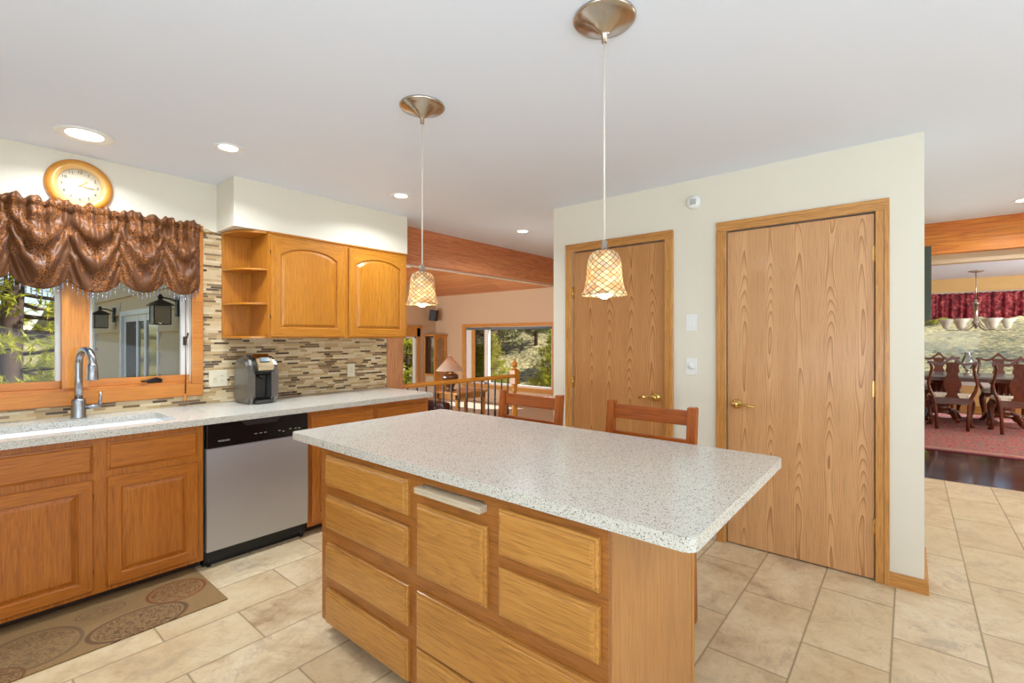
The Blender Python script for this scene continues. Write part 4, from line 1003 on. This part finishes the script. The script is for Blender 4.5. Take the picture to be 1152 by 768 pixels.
g = MB(); g.box(X0+.006, Y0+.06, -.05, X0+.0099, Y1-.06, .38); g.build('side_panel', WHITEWOOD, t)
t = thing('wall_speaker', 'small black speaker on a wall bracket high in the living room corner', 'speaker', (8.25, 9.60, 1.92))
a = MB(); a.box(-.10, -.09, -.14, .10, .09, .14, .012, Matrix.Translation((8.13, 9.42, 1.93)) @ Matrix.Rotation(.5, 4, 'Z') @ Matrix.Rotation(.12, 4, 'X')); a.build('box', BLACK, t)
a = MB(); a.tube([(8.17, 9.49, 1.93), (8.24, 9.58, 1.93), (8.25, 9.647, 1.93)], .014, 8); a.lathe([(.04, -.003), (.04, -.012), (.015, -.02)], 14, (8.25, 9.65, 1.93), 'y'); a.build('bracket', BLACK, t)
# ceiling fan
fcx, fcy, fcz = 3.87, 5.35, 2.40
t = thing('ceiling_fan', 'white ceiling fan under the wood plank ceiling, only blade ends in view', 'ceiling fan', (fcx, fcy, 3.55))
a = MB(); a.tube([(fcx, fcy, 3.55), (fcx, fcy, fcz+.1)], .014, 10); a.build('downrod', WHITEP, t)
a = MB(); a.lathe([(.03, .12), (.10, .10), (.12, .03), (.11, -.03), (.06, -.06), (.01, -.07)], 28, (fcx, fcy, fcz)); a.build('motor', WHITEP, t)
for k in range(5):
    a_ = math.radians(33+72*k); mt = Matrix.Translation((fcx, fcy, fcz)) @ Matrix.Rotation(a_, 4, 'Z') @ Matrix.Rotation(.2, 4, 'X')
    a = MB(); a.box(.12, -.055, -.004, .66, .065, .004, .003, mt); a.build('blade', WHITEP, t)

# framed board on the side of the pantry block, seen edge-on
a = MB(); a.box(4.0, -.106, 1.47, 4.62, -.0605, 1.93, .003); tag(a.build('picture_frame', DKGREEN, origin=(4.3, -.08, 1.47)), 'dark green frame seen edge-on past the corner of the pantry wall', 'picture frame')

# ================================================================== dining room
a = MB(); a.box(7.65, -3.0, .0003, 11.6, 2.0, .008, .003); tag(a.build('dining_rug', PERSIAN), 'red patterned rug under the dining table', 'rug')
def dining_chair():
    t = thing('dining_chair', '', 'chair', (0, 0, 0), 0, 'carved dining chairs', local=True)
    # local: seat toward +x, back at x=0, width y
    def side(sg):
        a = MB()
        path = [(.0, sg*.165, .0), (.0, sg*.172, .22), (.0, sg*.185, .40), (.0, sg*.200, .47), (-.015, sg*.245, .58), (-.03, sg*.262, .68), (-.05, sg*.240, .80), (-.068, sg*.222, .90), (-.082, sg*.238, .97), (-.09, sg*.262, .995)]
        a.tube(path, [.021, .020, .023, .024, .020, .018, .018, .018, .020, .012], 8)
        return a.build('rear_post', MAHOG['z'], t)
    side(-1); side(1)
    a = MB(); n = 28; top = []; bot = []
    for k in range(n+1):
        y = -.275+.55*k/n; u = abs(y)/.275; z = .985+.018*math.cos(u*PI*2.2)+.062*max(0, 1-u*3.2)-.02*u; th = .030+.018*max(0, 1-u*2.4)
        top.append((y, z+th*.55)); bot.append((y, z-th*.55))
    m_ = Matrix.Rotation(-.10, 4, 'Y')
    a.prism(bot+top[::-1], 'x', -.105, -.070, .006); a.build('crest_rail', MAHOG['y'], t)
    # vase-shaped splat
    half = [(.080, .47), (.072, .49), (.050, .52), (.062, .56), (.088, .61), (.100, .66), (.094, .71), (.072, .77), (.052, .81), (.058, .84), (.080, .865), (.066, .89), (.060, .93), (.078, .96), (.085, .985)]
    a = MB(); pts = [(y, z) for y, z in half]+[(-y, z) for y, z in half[::-1]]
    a.prism(pts, 'x', -.012, .010, .004)
    for v in a.bm.verts: v.co.x -= .085*max(0, (v.co.z-.47)/.5)**1.1
    a.build('splat', MAHOG['z'], t)
    a = MB(); a.box(-.02, -.19, .375, .02, .19, .47, .004); a.box(.02, -.215, .385, .44, -.18, .445, .004); a.box(.02, .18, .385, .44, .215, .445, .004); a.box(.41, -.24, .375, .45, .24, .445, .006); a.build('seat_rail', MAHOG['y'], t)
    a = MB(); a.prism([(.0, -.19), (.44, -.255), (.47, -.22), (.48, 0), (.47, .22), (.44, .255), (.0, .19)], 'z', .445, .50, .018); a.build('seat', CREAMF, t)
    for sg in (-1, 1):
        a = MB(); a.tube([(.41, sg*.215, .44), (.45, sg*.235, .36), (.455, sg*.24, .28), (.425, sg*.225, .16), (.41, sg*.22, .07), (.43, sg*.23, .03), (.45, sg*.24, .0)], [.035, .046, .036, .022, .019, .030, .034], 10); a.build('front_leg', MAHOG['z'], t)
    return t
c0 = dining_chair(); c0['label'] = 'carved dining chair nearest the pantry wall corner, its back to the kitchen'; c0.location = (9.42, -.475, .012)
for (x, y, rz, lab) in ((9.42, -1.15, 0, 'carved dining chair at the right edge of the photo, its back to the kitchen'),
                        (11.35, -.40, PI, 'carved dark wood dining chair on the window side of the table, left one'),
                        (11.35, -1.15, PI, 'carved dark wood dining chair on the window side of the table, right one')):
    c = copy_tree(c0); c['label'] = lab; c.location = (x, y, .012); c.rotation_euler = (0, 0, rz)
t = thing('dining_table', 'dark wood pedestal dining table with a pale shining top', 'dining table', (10.5, -.75, .012))
a = MB(); a.box(9.92, -1.95, .742, 11.08, .45, .772, .008); a.build('tabletop', mat_counter('table_glass', (120, 112, 104), (100, 92, 86), (140, 132, 124)), t)
a = MB(); a.box(10.05, -1.80, .68, 10.95, .30, .741, .005); a.build('apron', MAHOG['y'], t)
for py in (-.39, -1.10):
    a = MB(); prof = []
    a.lathe([(.20, .14), (.22, .17), (.16, .20), (.10, .23), (.13, .26), (.12, .30), (.115, .60), (.13, .62), (.16, .66), (.20, .679)], 20, (10.5, py, 0)); 
    for k in range(12):
        an = 2*PI*k/12; a.tube([(10.5+.118*math.cos(an), py+.118*math.sin(an), .29), (10.5+.115*math.cos(an), py+.115*math.sin(an), .61)], .016, 6)
    p = a.build('pedestal', MAHOG['z'], t)
    for k in range(4):
        an = PI/4+PI/2*k; c_, s_ = math.cos(an), math.sin(an)
        a = MB(); a.tube([(10.5+c_*.12, py+s_*.12, .17), (10.5+c_*.26, py+s_*.20, .15), (10.5+c_*.42, py+s_*.24, .07), (10.5+c_*.52, py+s_*.26, .045)], [.05, .045, .035, .032], 8); a.build('foot', MAHOG['x'], p)
# chandelier
hx, hy = 10.8, -.83
t = thing('chandelier', 'brushed metal chandelier with upturned frosted glass shades over the dining table', 'chandelier', (hx, hy, H))
a = MB(); a.lathe([(.10, H-.001), (.10, H-.008), (.06, H-.02), (.01, H-.03)], 24, (hx, hy, 0)); a.build('canopy', NICKEL, t)
a = MB(); a.tube([(hx, hy, H-.02), (hx, hy, 1.95)], .007, 8); a.lathe([(.012, 1.98), (.022, 1.955), (.022, 1.93), (.045, 1.925), (.045, 1.905), (.028, 1.90), (.028, 1.64), (.05, 1.62), (.03, 1.56), (.012, 1.50)], 16, (hx, hy, 0)); a.build('stem', NICKEL, t)
for k in range(6):
    an = 2*PI*k/6+.5; c_, s_ = math.cos(an), math.sin(an); rr = .36
    a = MB(); a.tube([(hx+c_*.02, hy+s_*.02, 1.62), (hx+c_*.10, hy+s_*.10, 1.52), (hx+c_*.22, hy+s_*.22, 1.475), (hx+c_*rr, hy+s_*rr, 1.48), (hx+c_*rr, hy+s_*rr, 1.52)], .008, 8); ar = a.build('arm', NICKEL, t)
    a = MB(); a.lathe([(.018, 1.50), (.034, 1.505), (.048, 1.54), (.066, 1.60), (.112, 1.66), (.108, 1.66), (.062, 1.602), (.044, 1.545), (.030, 1.512)], 20, (hx+c_*rr, hy+s_*rr, 0)); a.build('shade', FROST, ar)
t = thing('hurricane_lamp', 'clear glass hurricane lamp standing on the dining table', 'candle holder', (10.3, -.70, .772))
a = MB(); a.lathe([(.06, .773), (.06, .785), (.025, .80), (.02, .83), (.035, .85), (.035, .86)], 18, (10.3, -.70, 0)); a.build('base', NICKEL, t)
a = MB(); a.lathe([(.035, .86), (.07, .92), (.078, .97), (.06, 1.03), (.035, 1.09), (.035, 1.14)], 20, (10.3, -.70, 0), cap=False); a.build('glass_chimney', mat_glass('chimney_glass', (.85, .87, .9, 1), 3), t)
# red valance
def red_valance():
    ya, yb = 1.45, -3.35
    t = thing('dining_valance', 'gathered dark red patterned valance across the dining room window', 'valance', (11.93, -1, 2.12))
    def fn(u, v):
        y = ya+(yb-ya)*u; s = (y*2.05) % 1.0; zb = 1.735-.05*(math.sin(PI*s))
        z = 2.165+.008*math.sin(y*70); z = z+(zb-z)*v
        g_ = .018*math.sin(y*46+math.sin(y*9)*2)+.010*math.sin(y*91+2)
        return (11.925+g_*(.55+.7*v)-.02*math.sin(PI*min(1, v*1.1)), y, z)
    a = MB(); a.grid(fn, 500, 14); o = a.build('drape', RED, t); so = o.modifiers.new('s', 'SOLIDIFY'); so.thickness = .003
    a = MB(); a.tube([(11.94, ya+.02, 2.14), (11.94, yb-.02, 2.14)], .009, 8); a.build('curtain_rod', BRASS, t)
red_valance()

# ================================================================== outside
def wall_lantern(y, z, sc, label):
    t = thing('wall_lantern', label, 'wall lantern', (1.53, y, z), group='black lanterns on the siding wall')
    a = MB(); a.box(1.505, y-.045, z-.10, 1.532, y+.045, z+.10, .005); a.build('wall_plate', IRON, t)
    hx = 1.53-.155*sc
    a = MB(); a.tube([(1.51, y, z+.05), (1.45, y, z+.075), (hx, y, z+.085), (hx, y, z+.05)], .009, 8); a.build('arm', IRON, t)
    s_ = .145*sc
    a = MB(); a.rings([[(hx-s_*q, y-s_*q, z+zz), (hx+s_*q, y-s_*q, z+zz), (hx+s_*q, y+s_*q, z+zz), (hx-s_*q, y+s_*q, z+zz)] for q, zz in ((.62, .0), (.66, .008), (.30, .045), (.12, .06), (.10, .075))]); a.lathe([(.02, .07), (.026, .09), (.012, .11), (.003, .12)], 10, (hx, y, z)); a.build('roof', IRON, t)
    a = MB(); a.box(hx-s_*.5, y-s_*.5, z-.185*sc, hx+s_*.5, y+s_*.5, z-.175*sc)
    for ex in (-1, 1):
        for ey in (-1, 1): a.box(hx+ex*s_*.47-.005, y+ey*s_*.47-.005, z-.185*sc, hx+ex*s_*.47+.005, y+ey*s_*.47+.005, z+.002)
    a.box(hx-.005, y-s_*.49, z-.18*sc, hx+.005, y+s_*.49, z-.17*sc); a.build('cage', IRON, t)
    a = MB(); a.box(hx-s_*.42, y-s_*.42, z-.172*sc, hx+s_*.42, y+s_*.42, z-.002); a.build('glass', plain('amber_pane', (150, 140, 116), .4, 0, .1), t)
wall_lantern(5.65, 1.665, 1.0, 'black lantern on the tan siding right of the glazed door, seen larger')
wall_lantern(8.43, 1.665, 1.0, 'black lantern on the tan siding left of the glazed door, near the wall corner')

def sstep(a, b, x):
    q = max(0, min(1, (x-a)/(b-a))); return q*q*(3-2*q)
def gz(x, y):
    z = -.95
    dx = max(0, x-12.5); z += .17*dx*sstep(0, 8, dx)
    d2 = max(0, y-10.5)*sstep(9, 22, x); z += .13*d2
    z = min(z, 16+.02*max(dx, d2))
    z += -.012*max(0, y-10)*(1-sstep(9, 22, x)) + 2.2*sstep(50, 120, y)*(1-sstep(9, 22, x)*.6)
    f = min(1, max(0, (max(x-12.3, y-9.9, 0))/4))
    z += f*(.35*mnoise.noise(Vector((x*.12, y*.12, 0)))+.07*mnoise.noise(Vector((x*.6, y*.6, 3))))
    return z
a = MB()
import bisect
gx = [-60+4*i for i in range(15)]+[0+1.2*i for i in range(60)]+[72+4*i for i in range(20)]
gy = [-60+3*i for i in range(17)]+[-9+1.2*i for i in range(50)]+[51+4*i for i in range(26)]
vv = [[a.bm.verts.new((x, y, gz(x, y) if not (-3 < x < 12.6 and -4 < y < 10.2) else -.95)) for y in gy] for x in gx]
a.smooth = True
for i in range(len(gx)-1):
    for j in range(len(gy)-1): a.face([vv[i][j], vv[i+1][j], vv[i+1][j+1], vv[i][j+1]])
g_ = a.build('ground', GRASS); g_['kind'] = 'structure'

def conifer(name, label, cat, height, rad, seed, nbr, tuft, mat, z0f=.15, dens=7, tr=.16, group=None, open_=0.0):
    """a pine: trunk with branches carrying sprays of needles; built at the origin"""
    rnd = random.Random(seed); t = thing(name, label, cat, (0, 0, 0), 0, group, local=True)
    a = MB(); pts = [(.05*math.sin(k*1.3+seed), .05*math.cos(k*1.7), height*k/8) for k in range(9)]; a.tube(pts, [tr*(1-.92*k/8) for k in range(9)], 9)
    fol = MB()
    for b in range(nbr):
        q = (b+rnd.random())/nbr; z = height*(z0f+(1-z0f)*q**.9)
        L = rad*(1-q)**.75*rnd.uniform(.65, 1.1)+.15; an = b*2.4+rnd.uniform(-.5, .5); dr = rnd.uniform(-.28, .12)
        dx, dy = math.cos(an), math.sin(an)
        path = [Vector((dx*L*k/5, dy*L*k/5, z+dr*L*(k/5)+.18*L*(k/5)**2)) for k in range(6)]
        a.tube(path, [max(.006, tr*.22*(1-k/5.5)) for k in range(6)], 5, cap=False)
        nt_ = max(3, int(L*dens))
        for k in range(nt_):
            f = rnd.uniform(.25+open_*.4, 1.03); p = path[min(5, int(f*5))].lerp(path[min(5, int(f*5)+1)], f*5 % 1) if f < 1 else path[5]
            p = p+Vector((rnd.gauss(0, 1), rnd.gauss(0, 1), rnd.gauss(0, .6)))*(.13*L*.5+.06)
            axis = (Vector((dx, dy, .25))+Vector((rnd.gauss(0, .5), rnd.gauss(0, .5), rnd.gauss(0, .4)))).normalized()
            for nd in range(9):
                d_ = (axis*rnd.uniform(.3, 1)+Vector((rnd.gauss(0, .6), rnd.gauss(0, .6), rnd.gauss(0, .6)))).normalized()*tuft*rnd.uniform(.7, 1.2)
                s_ = d_.cross(Vector((rnd.gauss(0, 1), rnd.gauss(0, 1), rnd.gauss(0, 1)))).normalized()*tuft*.10
                fol.face([fol.bm.verts.new(p-s_), fol.bm.verts.new(p+s_), fol.bm.verts.new(p+d_)])
    a.build('trunk', BARK, t); fol2 = fol
    me = bpy.data.meshes.new('foliage'); fol2.bm.to_mesh(me); fol2.bm.free(); me.materials.append(mat); o = bpy.data.objects.new('foliage', me); C.objects.link(o); o.parent = t
    return t
near = conifer('pine_tree', 'yellow-green pine close outside the left pane of the sink window', 'tree', 9, 2.6, 3, 100, .17, PINE_Y, .03, 24, .21, None, .2)
near.location = (.95, 14.3, gz(.95, 14.3)-.1); near.scale = (1.12,)*3
n2 = conifer('pine_tree', 'thinner pine just right of the near one outside the left pane', 'tree', 8, 1.7, 8, 90, .12, PINE_Y, .06, 22, .12, None, .2)
n2.location = (3.3, 20.6, gz(3.3, 20.6)-.1)
pA = conifer('pine_tree', '', 'tree', 8.5, 2.4, 11, 110, .30, PINE_G, .10, 13, .2, 'pines on the hillside')
pB = conifer('pine_tree', '', 'tree', 10, 2.2, 21, 110, .32, PINE_D, .14, 12, .22, 'pines on the hillside')
pC = conifer('pine_tree', '', 'tree', 5.5, 2.0, 31, 90, .26, PINE_Y, .04, 14, .14, 'pines on the hillside')
rnd = random.Random(77)
spots = []
# (direction by photo column px, distance, prototype, scale)
R_ = lambda px: (math.cos(math.radians(39.87))+(px-576)/535.5*math.sin(math.radians(39.87)), math.sin(math.radians(39.87))-(px-576)/535.5*math.cos(math.radians(39.87)))
for px, dist, p, sc in ((538, 17, pC, .42), (552, 20, pC, .45), (623, 18, pC, .5), (562, 25, pB, .5), (603, 26, pB, .5), (584, 37, pB, .6), (614, 38, pB, .6), (545, 38, pB, .7), (572, 50, pA, .8), (598, 54, pB, .9), (530, 30, pA, .6), (556, 31, pB, .55), (592, 33, pB, .55), (572, 41, pB, .7), (610, 46, pB, .8), (594, 62, pB, 1.0), (624, 56, pB, .9), (556, 62, pB, 1.0), (585, 70, pA, 1.1),
                        (458, 17, pC, .8), (468, 26, pA, .8), (446, 25, pA, .9), (478, 40, pB, .9), (452, 42, pB, 1.1),
                        (1038, 22, pC, .5), (1096, 34, pB, .5), (1128, 30, pC, .4), (1062, 38, pB, .55), (1140, 62, pB, .9), (1075, 46, pB, .7), (1110, 52, pB, .8), (1150, 40, pB, .7), (1180, 50, pB, .9), (1050, 62, pB, 1.1), (1090, 72, pA, 1.0),
                        (58, 19.5, pC, .42), (-12, 19.5, pC, .42), (-28, 15.5, pC, .4), (104, 19, pC, .85), (72, 34, pC, .5), (-80, 34, pB, 1.0)):
    spots.append((R_(px)[0]*dist, R_(px)[1]*dist, p, sc, px))
for x, y, p, sc in ((21, 9, pB, .8), (25, 12, pC, .9), (19.5, 4.5, pC, .7), (27, -12, pB, .9), (36, -15, pB, 1.0), (46, -20, pA, 1.2), (22, -9, pC, .7)):  # unseen pines added to throw shadows across the hillside
    spots.append((x, y, p, sc, 3000))
done = set(); labs = {}
for i, (x, y, p, sc, px) in enumerate(spots):
    c = p if p not in done else copy_tree(p); done.add(p)
    kind = {pA: 'mid green pine', pB: 'tall dark pine', pC: 'bushy yellow-green pine'}[p]
    c.location = (x, y, gz(x, y)-.15); c.scale = (sc,)*3; c.rotation_euler = (0, 0, rnd.uniform(0, 6.28))
    where = 'seen through the big living room window' if 500 < px < 640 else 'seen through the narrow living room window' if 400 < px < 500 else 'out of view, added to cast shade on the slope' if px > 2000 else 'on the slope beyond the dining room window' if px > 900 else 'outside the sink window'
    c['label'] = kind+' '+where; c['group'] = kind+'s '+where
def boulder(x, y, r, seed, label):
    a = MB(); bmesh.ops.create_icosphere(a.bm, subdivisions=3, radius=r)
    for v in a.bm.verts:
        v.co *= 1+.28*mnoise.noise(v.co*1.4/r+Vector((seed, 0, 0))); v.co.z *= .75
    for f in a.bm.faces: f.smooth = True
    o = a.build('boulder', plain('rock_%d' % seed, (168, 160, 156), .9, 0, .4, 4)); o.location = (x, y, gz(x, y)+r*.3); tag(o, label, 'boulder'); return o
boulder(R_(461)[0]*13.2, R_(461)[1]*13.2, .85, 3, 'rounded grey boulder outside the narrow living room window')
